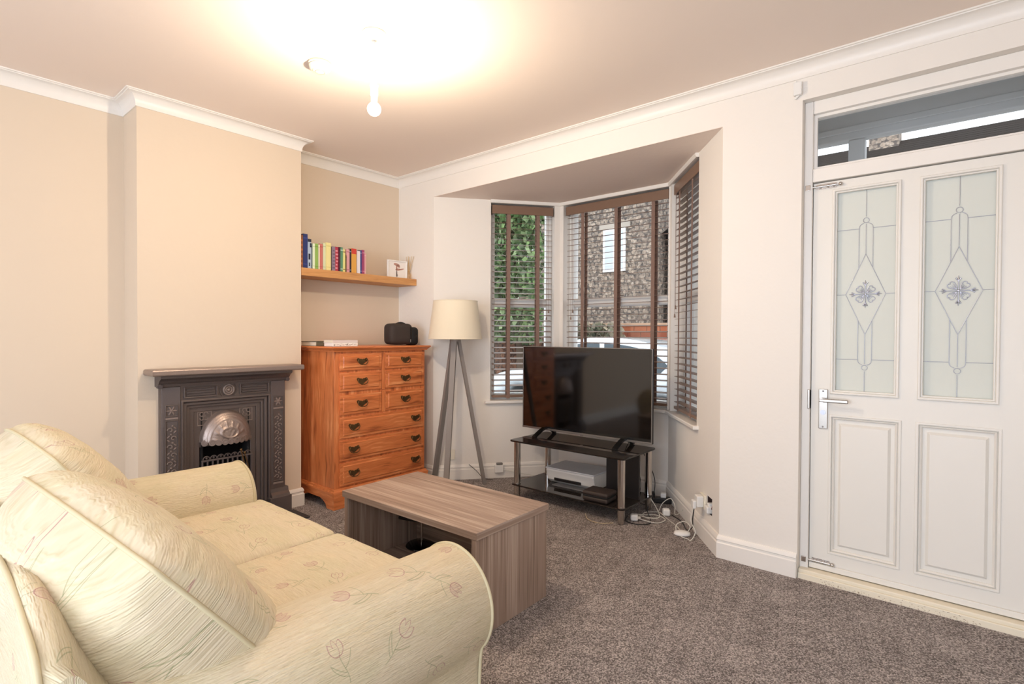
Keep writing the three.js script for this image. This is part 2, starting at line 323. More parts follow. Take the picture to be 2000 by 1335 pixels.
// windows of the bay: white frame with a meeting rail, two panes, sill
function bayWindow(name, F, o) {
  const g = new THREE.Group(); g.name = name; g.userData.kind = 'structure'; scene.add(g); g.applyMatrix4(F);
  const [a, b] = o, [y0, y1] = [OY[0] + 0.026, OY[1]], z = -0.13, fr = 0.05, f = [];
  f.push(bb(a, a + fr, y0, y1, z - 0.035, z + 0.035, 0.006), bb(b - fr, b, y0, y1, z - 0.035, z + 0.035, 0.006), bb(a + fr, b - fr, y1 - fr, y1, z - 0.035, z + 0.035, 0.006), bb(a + fr, b - fr, y0, y0 + fr, z - 0.035, z + 0.035, 0.006));
  f.push(bb(a + fr, b - fr, 1.475, 1.55, z - 0.03, z + 0.03, 0.006), bb(a + fr, b - fr, 1.5, 1.525, z + 0.02, z + 0.042, 0.004));
  part('window_frame', f, M.upvc, g);
  part('pane', bb(a + fr, b - fr, y0 + fr, 1.475, z - 0.006, z + 0.006), M.glass, g);
  part('pane', bb(a + fr, b - fr, 1.55, y1 - fr, z - 0.006, z + 0.006), M.glass, g);
  part('window_sill', bb(a - 0.05, b + 0.04, 0.64, 0.666, -0.17, 0.035, 0.008, 2), M.gloss, g);
  if (name !== 'window_3') part('window_latch', [bb((a + b) / 2 - 0.02, (a + b) / 2 + 0.02, 1.55, 1.562, z + 0.03, z + 0.05, 0.003), bb((a + b) / 2, (a + b) / 2 + 0.07, 1.556, 1.566, z + 0.04, z + 0.05, 0.003)], M.nickel, g);
}
bayWindow('window_1', FL, OPEN.l); bayWindow('window_2', FB, OPEN.b); bayWindow('window_3', FR, OPEN.r);
{ // unseen glazed doors behind the camera, placed to go with the rear light
  const g = new THREE.Group(); g.name = 'window_4'; g.userData.kind = 'structure'; g.position.set(3.05, 0.08, ZB + 0.1); scene.add(g);
  part('window_frame', [bb(-1.45, -1.39, 0, 2.04, -0.04, 0.04), bb(1.39, 1.45, 0, 2.04, -0.04, 0.04), bb(-1.39, 1.39, 0, 0.06, -0.04, 0.04), bb(-1.39, 1.39, 1.98, 2.04, -0.04, 0.04), bb(-0.03, 0.03, 0.06, 1.98, -0.04, 0.04)], M.upvc, g);
  for (const s of [-1, 1]) part('pane', bb(Math.min(s * 0.03, s * 1.39), Math.max(s * 0.03, s * 1.39), 0.06, 1.98, -0.006, 0.006), M.glass, g);
}
{ // unseen window right of the camera, placed to go with the side light
  const g = new THREE.Group(); g.name = 'window_5'; g.userData.kind = 'structure'; g.position.set(XR + 0.1, 0.8, 4.3); scene.add(g);
  part('window_frame', [bb(-0.04, 0.04, 0, 1.4, -0.9, -0.84), bb(-0.04, 0.04, 0, 1.4, 0.84, 0.9), bb(-0.04, 0.04, 0, 0.06, -0.84, 0.84), bb(-0.04, 0.04, 1.34, 1.4, -0.84, 0.84), bb(-0.04, 0.04, 0.06, 1.34, -0.03, 0.03)], M.upvc, g);
  for (const s of [-1, 1]) part('pane', bb(-0.006, 0.006, 0.06, 1.34, Math.min(s * 0.03, s * 0.84), Math.max(s * 0.03, s * 0.84)), M.glass, g);
}

// ---------------------------------------------------------------- front door with glazed fanlight
{
  const g = new THREE.Group(); g.name = 'door_1'; g.userData.kind = 'structure'; g.position.set(3.287, 0, -0.065); scene.add(g);   // origin: foot of the leaf's handle edge, z = face of leaf
  const W = 0.813, T = 2.005, P = [[0.097, 0.353], [0.446, 0.702]];   // glass columns
  const fz = 0.016;
  const fr = [bb(-0.042, -0.003, 0, 2.42, -0.1, fz, 0.004), bb(W + 0.003, W + 0.055, 0, 2.42, -0.1, fz, 0.004), bb(-0.003, W + 0.003, 2.355, 2.42, -0.1, fz, 0.004), bb(-0.003, W + 0.003, T + 0.006, 2.078, -0.1, fz, 0.004)];
  // glazing bead round the fanlight
  const ring = (x0, x1, y0, y1, w, d, z, bev) => { const s = shapeOf(rect(x0, x1, y0, y1)); s.holes.push(pathOf(rect(x0 + w, x1 - w, y0 + w, y1 - w))); return extr(s, d, bev, 1).translate(0, 0, z); };
  fr.push(ring(-0.003, W + 0.003, 2.078, 2.355, 0.014, 0.02, -0.03, 0));
  part('door_frame', fr, M.gloss, g);
  part('fanlight_pane', bb(0.01, W - 0.01, 2.09, 2.343, -0.045, -0.037), M.glass, g);
  // leaf
  const s = shapeOf(rect(0, W, 0.05, T));
  for (const [a, b] of P) { s.holes.push(pathOf(rect(a, b, 0.955, 1.95))); s.holes.push(pathOf(rect(a - 0.004, b + 0.012, 0.15, 0.828))); }
  const leaf = part('door_leaf', [extr(s, 0.04).translate(0, 0, -0.04)], M.doorWhite, g);
  for (const [a, b] of P) {
    part('glazing_bead', [ring(a - 0.012, b + 0.012, 0.943, 1.962, 0.012, 0.008, 0, 0.003), ring(a, b, 0.955, 1.95, 0.008, 0.012, -0.012, 0.002)], M.doorWhite, leaf);
    part('lower_panel', [bb(a - 0.004, b + 0.012, 0.15, 0.828, -0.034, -0.014), extr(shapeOf(rect(a + 0.022, b - 0.014, 0.178, 0.8)), 0.003, 0.014, 1).translate(0, 0, -0.02),
      ring(a - 0.004, b + 0.012, 0.15, 0.828, 0.013, 0.008, -0.014, 0.006), ring(a - 0.016, b + 0.024, 0.138, 0.84, 0.012, 0.003, 0, 0.002)], M.doorWhite, leaf);
    const gl = part('frosted_pane', bb(a, b, 0.955, 1.95, -0.026, -0.02), M.frosted, leaf);
    // leaded lines
    const w = b - a, h = 0.995, X = (u) => a + u * w, Y = (v) => 1.95 - v * h, z = -0.0185, r = 0.0014, ln = [];
    const seg = (x0, y0, x1, y1) => ln.push(rod(V(X(x0), Y(y0), z), V(X(x1), Y(y1), z), r, r, 6));
    const circ = (cx, cy, R) => ln.push(new THREE.TorusGeometry(R, r, 6, 24).translate(X(cx), Y(cy), z));
    for (const k of [1, -1]) {
      const f = (v) => (k > 0 ? v : 1.03 - v), c = 0.5;
      seg(c, k > 0 ? 0 : 1, c, f(0.137)); circ(c, f(0.155), 0.012); seg(c, f(0.173), c, f(0.318));
      for (const sd of [-1, 1]) {
        const vx = c + sd * 0.112; seg(sd < 0 ? 0 : 1, f(0.194), vx, f(0.194));
        ln.push(tube([V(X(c + sd * 0.035), Y(f(0.168)), z), V(X(c + sd * 0.075), Y(f(0.173)), z), V(X(c + sd * 0.102), Y(f(0.181)), z), V(X(vx), Y(f(0.196)), z)], r, 12, 6));
        seg(vx, f(0.196), vx, f(0.386)); seg(c, f(0.318), c + sd * 0.32, 0.515);
      }
    }
    seg(0, 0.515, 0.18, 0.515); seg(0.82, 0.515, 1, 0.515);
    part('lead_lines', ln, M.lead, leaf);
    // flower: four lobed petals, four tips, a boss
    const fl = [], cx = X(0.5), cy = Y(0.515);
    for (let q = 0; q < 4; q++) {
      const A = q * Math.PI / 2 + Math.PI / 4, R = (rr_, an) => V(cx + Math.cos(A + an) * rr_, cy + Math.sin(A + an) * rr_ * 1.02, z);
      fl.push(tube([R(0.008, 0), R(0.026, -0.42), R(0.043, -0.34), R(0.047, -0.1), R(0.041, 0), R(0.047, 0.1), R(0.043, 0.34), R(0.026, 0.42), R(0.008, 0)], 0.0022, 32, 6));
      fl.push(rod(R(0.01, 0), R(0.032, 0), 0.0022, 0.001, 6), rod(R(0.012, 0.05), R(0.034, 0.22), 0.0018, 0.001, 6), rod(R(0.012, -0.05), R(0.034, -0.22), 0.0018, 0.001, 6));
      const B = q * Math.PI / 2, S = (rr_, an) => V(cx + Math.cos(B + an) * rr_, cy + Math.sin(B + an) * rr_, z);
      fl.push(rod(S(0.004, 0), S(0.052, 0), 0.0022, 0.0026, 6), rod(S(0.04, 0), S(0.058, 0.16), 0.002, 0.0032, 6), rod(S(0.04, 0), S(0.058, -0.16), 0.002, 0.0032, 6), rod(S(0.05, 0), S(0.068, 0), 0.0036, 0.001, 6));
    }
    fl.push(new THREE.SphereGeometry(0.006, 12, 8).scale(1, 1, 0.4).translate(cx, cy, z));
    part('flower_motif', fl, M.lead, leaf);
  }
  // lever handle on a long plate with a keyhole
  const hx = 0.055;
  const plate = part('handle_plate', [bb(hx - 0.02, hx + 0.02, 0.765, 0.965, 0, 0.009, 0.003, 2)], M.nickel, leaf);
  part('lever', [cyl(0.011, 0.011, 0.05, 0, 0, 0, 16).rotateX(Math.PI / 2).translate(hx, 0.912, 0.03), bb(hx - 0.012, hx + 0.115, 0.903, 0.921, 0.042, 0.056, 0.005, 2)], M.nickel, leaf);
  part('keyhole', [cyl(0.012, 0.012, 0.006, 0, 0, 0, 16).rotateX(Math.PI / 2).translate(hx, 0.848, 0.01), bb(hx - 0.003, hx + 0.003, 0.836, 0.85, 0.01, 0.0145)], M.lead, leaf);
  part('screw', [0.955, 0.775].map((y) => new THREE.SphereGeometry(0.0045, 10, 6).translate(hx, y, 0.009)), M.lead, leaf);
  part('lock_keep', [bb(-0.014, -0.003, 0.86, 0.96, -0.02, 0.02, 0.003)], M.nickel, g);
  // barrel bolts, one at the head and one at the foot
  for (const [y, l] of [[1.985, 0.12], [0.088, 0.105]]) {
    const b = [bb(0.012, 0.012 + l * 0.75, y - 0.013, y + 0.013, 0, 0.004, 0.001), rod(V(-0.02, y, 0.01), V(l, y, 0.01), 0.005, 0.005, 10)];
    for (const k of [0.03, 0.065, 0.09]) b.push(cyl(0.0085, 0.0085, 0.008, 0, 0, 0, 12).rotateZ(Math.PI / 2).translate(k, y, 0.009));
    b.push(new THREE.SphereGeometry(0.0095, 12, 8).translate(l, y, 0.012), bb(-0.034, -0.012, y - 0.014, y + 0.014, 0.016, 0.022, 0.002));
    part('barrel_bolt', b, M.chrome, leaf);
  }
  part('weather_strip', [bb(0.0, W, 0.05, 0.078, 0, 0.012, 0.004)], M.doorWhite, leaf);
  part('threshold', [bb(-0.04, W + 0.05, -0.02, 0.046, -0.1, 0.055, 0.006, 2), bb(-0.04, W + 0.05, -0.02, 0.03, 0.055, 0.066, 0.005)], std(new THREE.Color('rgb(238,228,206)'), 0.5), g);
  // scuffed dirt flecks along the foot of the threshold
  const fk = []; for (let i = 0; i < 130; i++) { const t = rnd(), x = 0.05 + t * 0.62; fk.push(box(rr(0.001, 0.006), rr(0.0008, 0.002), 0.0012, x, rr(0.002, 0.014) + (rnd() < 0.15 ? 0.012 : 0), 0.0662)); }
  const dirt = part('scuff_marks', fk, std(new THREE.Color('rgb(158,134,106)'), 0.9), g); dirt.userData.kind = 'stuff';
}

// ---------------------------------------------------------------- outside: porch, street, houses
{
  struct('ground_outside', bb(-40, 30, -0.5, -0.32, -60, -0.3), std(new THREE.Color('rgb(120,118,116)'), 0.9));
  const porchM = std(new THREE.Color('rgb(206,210,212)'), 0.5);
  const g = thing('glazed_porch', 'grey framed glazed porch outside the front door seen through the fanlight', 'porch', [3.7, -0.32, -1.0]);
  const y = (v) => v + 0.32;
  part('roof', bb(-0.85, 0.95, y(2.66), y(2.78), -0.12, 0.72), porchM, g);
  part('header', [bb(-0.85, 0.95, y(2.475), y(2.66), -0.05, 0.03, 0.01), bb(-0.85, 0.95, y(2.52), y(2.56), 0.03, 0.045, 0.006)], porchM, g);
  for (const [a, b] of [[-0.85, -0.78], [-0.4, -0.31], [0.88, 0.95]]) part('post', bb(a, b, 0, y(2.475), -0.05, 0.03, 0.008), porchM, g);
  part('rail', bb(-0.78, 0.88, y(0.7), y(0.78), -0.05, 0.03, 0.008), porchM, g);
  part('lower_panel', bb(-0.78, 0.88, 0, y(0.7), -0.03, 0.01), porchM, g);
  for (const [a, b] of [[-0.78, -0.4], [-0.31, 0.88]]) part('pane', bb(a, b, y(0.78), y(2.475), -0.012, -0.004), M.glass, g);
  for (const s of [-0.84, 0.92]) part('side_panel', bb(s, s + 0.03, 0, y(2.66), 0.03, 0.7), porchM, g);

  const stoneTex = tex(1024, 1024, (u, v) => {
    const row = Math.floor(v * 22), off = lat(row, 3, 512) * 5, [d, id] = cells((u + off * 0.1) % 1, v, 22), n = fbm(u * 64, v * 64, 64, 3);
    const c = lerp3(lerp3([112, 100, 90], [178, 160, 142], id), [206, 196, 184], sstep(0.6, 0.8, n) * 0.6); const m = sstep(0.42, 0.62, d);
    return lerp3(c, [74, 70, 68], m * 0.75 + 0.25 * (n < 0.4 ? 1 : 0));
  }, true, 2.6);
  const stone = std(0xffffff, 0.95, { map: stoneTex });
  const slate = std(new THREE.Color('rgb(158,164,174)'), 0.7, { bumpMap: tex(256, 256, grey((u, v) => (v * 16) % 1), false, 3), bumpScale: 0.03 });
  const winGlass = std(new THREE.Color('rgb(196,206,214)'), 0.1);
  const white = std(new THREE.Color('rgb(240,240,238)'), 0.4);
  function house(name, label, x0, x1, zf, eave, ridge, wins, chim) {
    const h = thing(name, label, 'house', [(x0 + x1) / 2, -0.32, zf]); const w = (x1 - x0) / 2, o = 0.32;
    part('wall', uvm(bb(-w, w, 0, eave + o, -6, 0)), stone, h);
    part('roof', uvm(extr(shapeOf([[-6.1, eave + o], [0.25, eave + o - 0.05], [-0.9, ridge + o]]), 2 * w + 0.3).rotateY(Math.PI / 2).scale(1, 1, -1).translate(-w - 0.15, 0, 0)), slate, h);
    for (const [cx, cy, ww, hh] of wins) {
      const x = cx - (x0 + x1) / 2, yy = cy + o, f = part('window', [bb(x - ww / 2, x + ww / 2, yy - hh / 2, yy + hh / 2, 0, 0.06)], white, h);
      part('pane', [bb(x - ww / 2 + 0.07, x - 0.03, yy - hh / 2 + 0.07, yy + hh / 2 - 0.07, 0.055, 0.064), bb(x + 0.03, x + ww / 2 - 0.07, yy - hh / 2 + 0.07, yy + hh / 2 - 0.07, 0.055, 0.064)], winGlass, f);
      part('lintel', bb(x - ww / 2 - 0.15, x + ww / 2 + 0.15, yy + hh / 2, yy + hh / 2 + 0.2, 0, 0.04), std(new THREE.Color('rgb(176,166,154)'), 0.9), h);
    }
    for (const [cx, a, top] of chim) part('chimney', uvm(bb(cx - (x0 + x1) / 2 - a, cx - (x0 + x1) / 2 + a, eave + o - 0.5, top + o, -1.2, -0.4)), stone, h);
  }
  house('stone_house', 'stone house across the street behind the middle bay window blind', -13, -3.2, -12, 6.4, 8.2, [[-4.62, 3.9, 0.78, 1.35], [-8.2, 3.9, 0.9, 1.35]], []);
  house('stone_house', 'slate-roofed stone house seen through the fanlight over the door', -1.2, 12, -14, 5.95, 6.52, [[3.2, 4.4, 1, 1.4]], [[2.1, 0.33, 7.1]]);
  house('low_stone_annex', 'low slate-roofed annex at the right of the middle bay window view', -3.0, -1.6, -12.4, 4.3, 4.85, [], []);
  // garden wall of orange brick across the street
  const brickMs = ['rgb(160,88,58)', 'rgb(176,98,64)', 'rgb(148,80,56)'].map((c) => std(new THREE.Color(c), 0.9));
  const gw = thing('brick_garden_wall', 'low orange brick garden wall behind the parked car', 'wall', [-2.6, -0.32, -8.6]);
  part('wall_core', bb(-2.0, 2.6, 0, 1.78, -0.2, 0), std(new THREE.Color('rgb(150,110,88)'), 0.9), gw);
  for (let r = 0; r < 12; r++) for (let i = 0; i < 14; i++) { const x = -2 + i * 0.328 + (r % 2) * 0.16; part('brick', bb(x, Math.min(x + 0.31, 2.6), 0.02 + r * 0.147, 0.02 + r * 0.147 + 0.13, 0, 0.015), brickMs[(r * 5 + i * 3) % 3], gw); }
  part('coping', bb(-2.05, 2.65, 1.78, 1.84, -0.24, 0.05, 0.01), std(new THREE.Color('rgb(186,150,124)'), 0.9), gw);

  // ivy and hedge: leaf clouds
  const leafG = new THREE.PlaneGeometry(0.09, 0.07); leafG.translate(0, 0.035, 0);
  function leaves(name, label, cat, pos, fn, n, cols) {
    const t = thing(name, label, cat, pos), m = new THREE.InstancedMesh(leafG, phys(0xffffff, 0.7, { transmission: 0.25, thickness: 0 }), n), d = new THREE.Object3D(), c = new THREE.Color();
    for (let i = 0; i < n; i++) { d.position.copy(fn()); d.rotation.set(rr(-1.4, 1.4), rr(-1.6, 1.6), rr(-3, 3)); d.scale.setScalar(rr(0.7, 1.6)); d.updateMatrix(); m.setMatrixAt(i, d.matrix); c.set(cols[Math.floor(rnd() * cols.length)]); m.setColorAt(i, c); }
    m.name = 'foliage'; m.userData.kind = 'stuff'; m.castShadow = m.receiveShadow = true; t.add(m); return t;
  }
  const greens = ['#4c6a38', '#5f7f47', '#7c9a5c', '#3c5630', '#93a877', '#586b4a'];
  const iv = leaves('ivy_covered_tree', 'leafy green ivy mass outside the left bay window', 'tree', [-4.4, -0.32, -6.4], () => { const u = rr(-1.55, 1.0), v = rr(1.4, 4.9); return V(u, v, rr(-0.5, 0.25) * (1 - 0.2 * Math.abs(u))); }, 9000, greens);
  part('trunk', [rod(V(-0.6, 0, -0.2), V(-0.5, 3.2, -0.2), 0.16, 0.1), rod(V(0.4, 0, -0.3), V(0.3, 3.4, -0.2), 0.13, 0.08)], std(new THREE.Color('rgb(92,76,62)'), 0.9), iv);
  const hd = leaves('low_hedge', 'low straggly hedge behind the car bonnet', 'hedge', [-2.6, -0.32, -7.9], () => V(rr(-1.2, 0.4), rr(0.1, 1.78), rr(-0.35, 0.3)), 5200, ['#8a8370', '#6c7058', '#a39a84', '#59604c', '#b3a58c']);
  part('stems', [-1.0, -0.6, -0.2, 0.2].map((x) => rod(V(x, 0, 0), V(x + 0.1, 1.5, 0), 0.03, 0.015, 6)), std(new THREE.Color('rgb(92,76,62)'), 0.9), hd);
  const pw = thing('pink_stone_wall', 'reddish stone garden wall below the ivy outside the left window', 'wall', [-5.4, -0.32, -7.4]);
  part('wall_body', uvm(bb(-1.8, 1.4, 0, 1.75, -0.3, 0)), std(new THREE.Color('rgb(214,170,150)'), 0.95, { map: stoneTex }), pw);
  part('coping', bb(-1.85, 1.45, 1.75, 1.84, -0.36, 0.06, 0.02), std(new THREE.Color('rgb(170,160,150)'), 0.9), pw);

  // parked silver car, seen from its side
  const car = thing('parked_car', 'silver car parked in the street behind the television', 'car', [-0.75, -0.32, -5.0]);
  const paint = phys(new THREE.Color('rgb(214,222,228)'), 0.25, { metalness: 0.25, clearcoat: 1, clearcoatRoughness: 0.05 }), cg = std(new THREE.Color('rgb(64,78,86)'), 0.06);
  const body = new THREE.Shape(); body.moveTo(-2.05, 0.32); body.lineTo(-2.1, 0.62); body.bezierCurveTo(-2.08, 0.86, -1.7, 0.92, -1.1, 0.98); body.bezierCurveTo(-0.6, 1.36, -0.35, 1.5, 0.2, 1.52); body.bezierCurveTo(0.9, 1.53, 1.4, 1.4, 1.62, 1.18); body.bezierCurveTo(1.85, 1.02, 2.02, 0.95, 2.05, 0.8); body.lineTo(2.05, 0.34); body.lineTo(1.66, 0.28); body.absarc(1.3, 0.3, 0.36, 0, Math.PI, false); body.lineTo(-0.94, 0.28); body.absarc(-1.3, 0.3, 0.36, 0, Math.PI, false); body.lineTo(-2.05, 0.32);
  part('body', toCreasedNormals(extr(body, 1.4, 0.12, 5, 20).translate(0, 0, -0.7), 0.7), paint, car);
  const sw = new THREE.Shape(); sw.moveTo(-0.9, 1.0); sw.bezierCurveTo(-0.5, 1.3, -0.3, 1.42, 0.2, 1.43); sw.bezierCurveTo(0.8, 1.43, 1.2, 1.36, 1.42, 1.12); sw.lineTo(1.3, 1.0);
  for (const s of [-1, 1]) { part('side_glass', extr(sw, 0.012, 0, 1, 12).translate(0, 0, s > 0 ? 0.815 : -0.827), cg, car); part('pillar', [bb(0.32, 0.4, 1.0, 1.44, s * 0.828 - 0.006, s * 0.828 + 0.006)], paint, car); }
  part('windscreen', beam(V(-1.08, 1.02, 0), V(-0.42, 1.42, 0), 0.012, 1.3), cg, car);
  for (const [wx, s] of [[-1.3, 1], [1.3, 1], [-1.3, -1], [1.3, -1]]) {
    const w = part('wheel', cyl(0.31, 0.31, 0.2, 0, 0, 0, 28).rotateX(Math.PI / 2).translate(wx, 0.31, s * 0.72), M.cableBlack, car); part('hub', cyl(0.2, 0.2, 0.02, 0, 0, 0, 20).rotateX(Math.PI / 2).translate(wx, 0.31, s * 0.825), M.silver, w);
  }
  part('bumper', bb(1.9, 2.1, 0.34, 0.62, -0.72, 0.72, 0.05, 2), paint, car);
  const tl = std(new THREE.Color('rgb(150,30,28)'), 0.2); for (const s of [0.5, -0.74]) part('tail_lamp', bb(1.86, 1.98, 0.82, 1.0, s, s + 0.24, 0.02), tl, car);
}

// ---------------------------------------------------------------- sofa (faces the window wall)
{
  const C = 1.965, g = thing('two_seat_sofa', 'cream two-seat sofa with faded tulip print and rolled arms', 'sofa', [C, 0, 2.36]);
  const zF = 1.9 - 2.36, zR = 2.87 - 2.36;
  // base under the seat
  part('base', softBox(1.5, 0.24, 0.86, 0.03, [0, 0, 0.006], [20, 6, 12]).translate(0, 0.18, 0.0), M.sofa, g);
  // rolled arms
  for (const s of [-1, 1]) {
    const cx = s * 0.745, cy = s > 0 ? 0.43 : 0.45, r = 0.16, sh = new THREE.Shape();
    sh.moveTo(cx + s * 0.105, 0.045); sh.lineTo(cx + s * 0.105, cy - 0.15);
    const a0 = s > 0 ? -0.72 : Math.PI + 0.72, a1 = s > 0 ? Math.PI + 0.55 : -0.55;
    const pts = []; for (let i = 0; i <= 40; i++) { const a = a0 + (a1 - a0) * i / 40; pts.push([cx + Math.cos(a) * r, cy + Math.sin(a) * r * 1.02]); }
    pts.forEach((p) => sh.lineTo(p[0], p[1])); sh.lineTo(cx - s * 0.1, cy - 0.16); sh.lineTo(cx - s * 0.1, 0.045); sh.closePath();
    let ag = extr(sh, zR - 0.1 - zF, 0.018, 4, 20).translate(0, 0, zF);
    // uv along the girth of the roll, so that the weave runs round the arm
    const p = ag.attributes.position, uv = ag.attributes.uv, nn = ag.attributes.normal;
    for (let i = 0; i < p.count; i++) {
      const dx = p.getX(i) - cx, dy = p.getY(i) - cy, an = Math.atan2(dy, dx * s);
      let girth = dy > -0.12 ? (an < -Math.PI / 2 - 0.3 ? an + 2 * Math.PI : an) * r : (dx * s > 0 ? -0.72 * r + (dy + 0.12) : (Math.PI + 0.5) * r - (dy + 0.12));
      if (Math.abs(nn.getZ(i)) > 0.9) uv.setXY(i, p.getX(i) + 0.3, p.getY(i)); else uv.setXY(i, p.getZ(i) + 0.2 + s * 0.3, girth);
    }
    const arm = part('arm', toCreasedNormals(ag, 0.75), M.sofa, g);
    const pp = pts.map(([x, y]) => V(x, y, zF - 0.002)); pp.unshift(V(cx + s * 0.105, 0.06, zF - 0.002)); pp.push(V(cx - s * 0.1, 0.3, zF - 0.002));
    part('piping', tube(pp, 0.005, 120, 6), M.piping, arm);
  }
  // backrest: thin leaning slab, its crest rounded off at both ends
  {
    const prof = [[0.5, 0.05], [0.505, 0.3], [0.51, 0.6], [0.512, 0.735], [0.51, 0.755], [0.503, 0.768], [0.49, 0.773], [0.475, 0.768], [0.46, 0.75], [0.42, 0.67], [0.37, 0.57], [0.315, 0.45], [0.29, 0.36], [0.28, 0.25], [0.28, 0.05]];   // z, y
    const NX = 44, hw = 0.828, pos = [], uvs = [], idx = [], m = prof.length;
    for (let i = 0; i <= NX; i++) {
      const k = i / NX * 2 - 1, x = hw * (Math.sin(k * Math.PI / 2) * 0.4 + k * 0.6), e = Math.max(0, (Math.abs(x) - hw + 0.26) / 0.26), drop = 0.1 * e ** 2, thin = 0.5 * Math.max(0, (Math.abs(x) - hw + 0.03) / 0.03) ** 2;
      let L = 0; prof.forEach(([z, y], j) => { if (j) L += Math.hypot(z - prof[j - 1][0], y - prof[j - 1][1]); const yy = 0.05 + (y - 0.05) * (1 - drop / 0.73); pos.push(x, yy, 0.42 + (z - 0.42) * (1 - thin * 0.5)); uvs.push(x, L); });
    }
    for (let i = 0; i < NX; i++) for (let j = 0; j < m - 1; j++) { const p0 = i * m + j; idx.push(p0, p0 + 1, p0 + m, p0 + 1, p0 + m + 1, p0 + m); }
    const cap = THREE.ShapeUtils.triangulateShape(prof.map((p) => V2(p[0], p[1])), []);
    for (const [q, r2, t2] of cap) { idx.push(q, t2, r2); const o = NX * m; idx.push(o + q, o + r2, o + t2); }
    const bg = new THREE.BufferGeometry(); bg.setAttribute('position', new THREE.Float32BufferAttribute(pos, 3)); bg.setAttribute('uv', new THREE.Float32BufferAttribute(uvs, 2)); bg.setIndex(idx);
    const back = part('backrest', toCreasedNormals(bg, 0.75), M.sofa, g);
    part('piping', [tube([V(-0.825, 0.64, 0.505), V(-0.7, 0.735, 0.51), V(-0.55, 0.762, 0.51), V(0.0, 0.763, 0.51), V(0.55, 0.762, 0.51), V(0.7, 0.735, 0.51), V(0.8, 0.69, 0.508), V(0.826, 0.6, 0.503), V(0.826, 0.08, 0.49)], 0.0055, 90, 6)], M.piping, back);
  }
  // seat cushions with piped edges
  for (const s of [-1, 1]) {
    const w = 0.655, d = 0.68, h = 0.155, cx = s * 0.33 + 0.02, cz = -0.185, cy = 0.365;
    const c = part('seat_cushion', softBox(w, h, d, 0.035, [0.004, 0.03, 0.014], [32, 8, 32], 0.01, 5).rotateX(0.02).translate(cx, cy, cz), M.sofa, g);
    const ring = (y) => { const q = [], a = w / 2 - 0.004, b = d / 2 + 0.004; for (let i = 0; i < 64; i++) { const t = i / 64 * Math.PI * 2, k = 7, ct = Math.cos(t), st = Math.sin(t), m = (Math.abs(ct) ** k + Math.abs(st) ** k) ** (-1 / k); q.push(V(cx + a * ct * m, y, cz + b * st * m)); } return tube(q, 0.0048, 160, 6, true); };
    part('piping', [ring(cy + h / 2 - 0.02), ring(cy - h / 2 + 0.02)], M.piping, c);
  }
  // plump back cushions with a seam round the middle
  function pillow(w, h, t, gather) {
    const N = 60, pos = [], uvs = [], idx = [];
    for (const side of [1, -1]) for (let j = 0; j <= N; j++) for (let i = 0; i <= N; i++) {
      const u = Math.sin((i / N * 2 - 1) * Math.PI / 2) * 0.5 + (i / N * 2 - 1) * 0.5, v = Math.sin((j / N * 2 - 1) * Math.PI / 2) * 0.5 + (j / N * 2 - 1) * 0.5;
      // square to rounded square
      const x = u * Math.sqrt(1 - 0.27 * v * v), y = v * Math.sqrt(1 - 0.27 * u * u);
      const e = Math.max(0, (1 - Math.abs(u) ** 3.2) * (1 - Math.abs(v) ** 3.2));
      let z = side * t / 2 * Math.pow(e, 0.42) * (side > 0 ? 1.28 : 0.62);
      const rim = Math.pow(1 - e, 3), an = Math.atan2(v, u);
      z += side * rim * e ** 0.4 * gather * (0.9 * Math.sin(an * 58 + 6 * fbm(u * 3 + 9, v * 3 + 9)) + 1.4 * (fbm(u * 9 + 20, v * 9 + 20) - 0.5));
      z += side * e * 0.02 * (fbm(u * 2.5 + 30, v * 2.5 + 40 * side) - 0.5);
      pos.push(x * w / 2, y * h / 2, z); uvs.push(x * w / 2 + side * 0.3, y * h / 2 + 0.37 * side + w);
    }
    const M1 = (N + 1) * (N + 1);
    for (let k = 0; k < 2; k++) for (let j = 0; j < N; j++) for (let i = 0; i < N; i++) { const a = k * M1 + j * (N + 1) + i, b = a + 1, c = a + N + 1, d = c + 1; if (k === 0) idx.push(a, b, c, b, d, c); else idx.push(a, c, b, b, c, d); }
    const gg = new THREE.BufferGeometry(); gg.setAttribute('position', new THREE.Float32BufferAttribute(pos, 3)); gg.setAttribute('uv', new THREE.Float32BufferAttribute(uvs, 2)); gg.setIndex(idx); gg.computeVertexNormals();
    const q = []; for (let i = 0; i < 72; i++) { const t2 = i / 72 * Math.PI * 2, ct = Math.cos(t2), st = Math.sin(t2), m = 1 / Math.max(Math.abs(ct), Math.abs(st)), u = ct * m, v = st * m; q.push(V(u * Math.sqrt(1 - 0.27 * v * v) * w / 2, v * Math.sqrt(1 - 0.27 * u * u) * h / 2, 0)); }
    return [gg, tube(q, 0.005, 200, 6, true)];
  }
  for (const [cx, cy, cz, rz, ry, w, h, t, tilt] of [[-0.31, 0.685, 0.225, -0.02, 0.03, 0.73, 0.57, 0.34, 0.62], [0.425, 0.635, 0.232, -0.13, 0.05, 0.78, 0.6, 0.36, 0.68]]) {
    const [pg, seam] = pillow(w, h, t, 0.011), m = new THREE.Matrix4().makeRotationFromEuler(new THREE.Euler(tilt, ry, rz, 'YXZ')).setPosition(cx, cy, cz);
    const c = part('back_cushion', pg.applyMatrix4(m), M.sofa, g); part('piping', seam.applyMatrix4(m), M.piping, c);
  }
  for (const x of [-0.72, 0.72]) for (const z of [-0.38, 0.42]) part('foot', cyl(0.022, 0.028, 0.06, x, 0.03, z, 14), M.blackBoard, g);
}

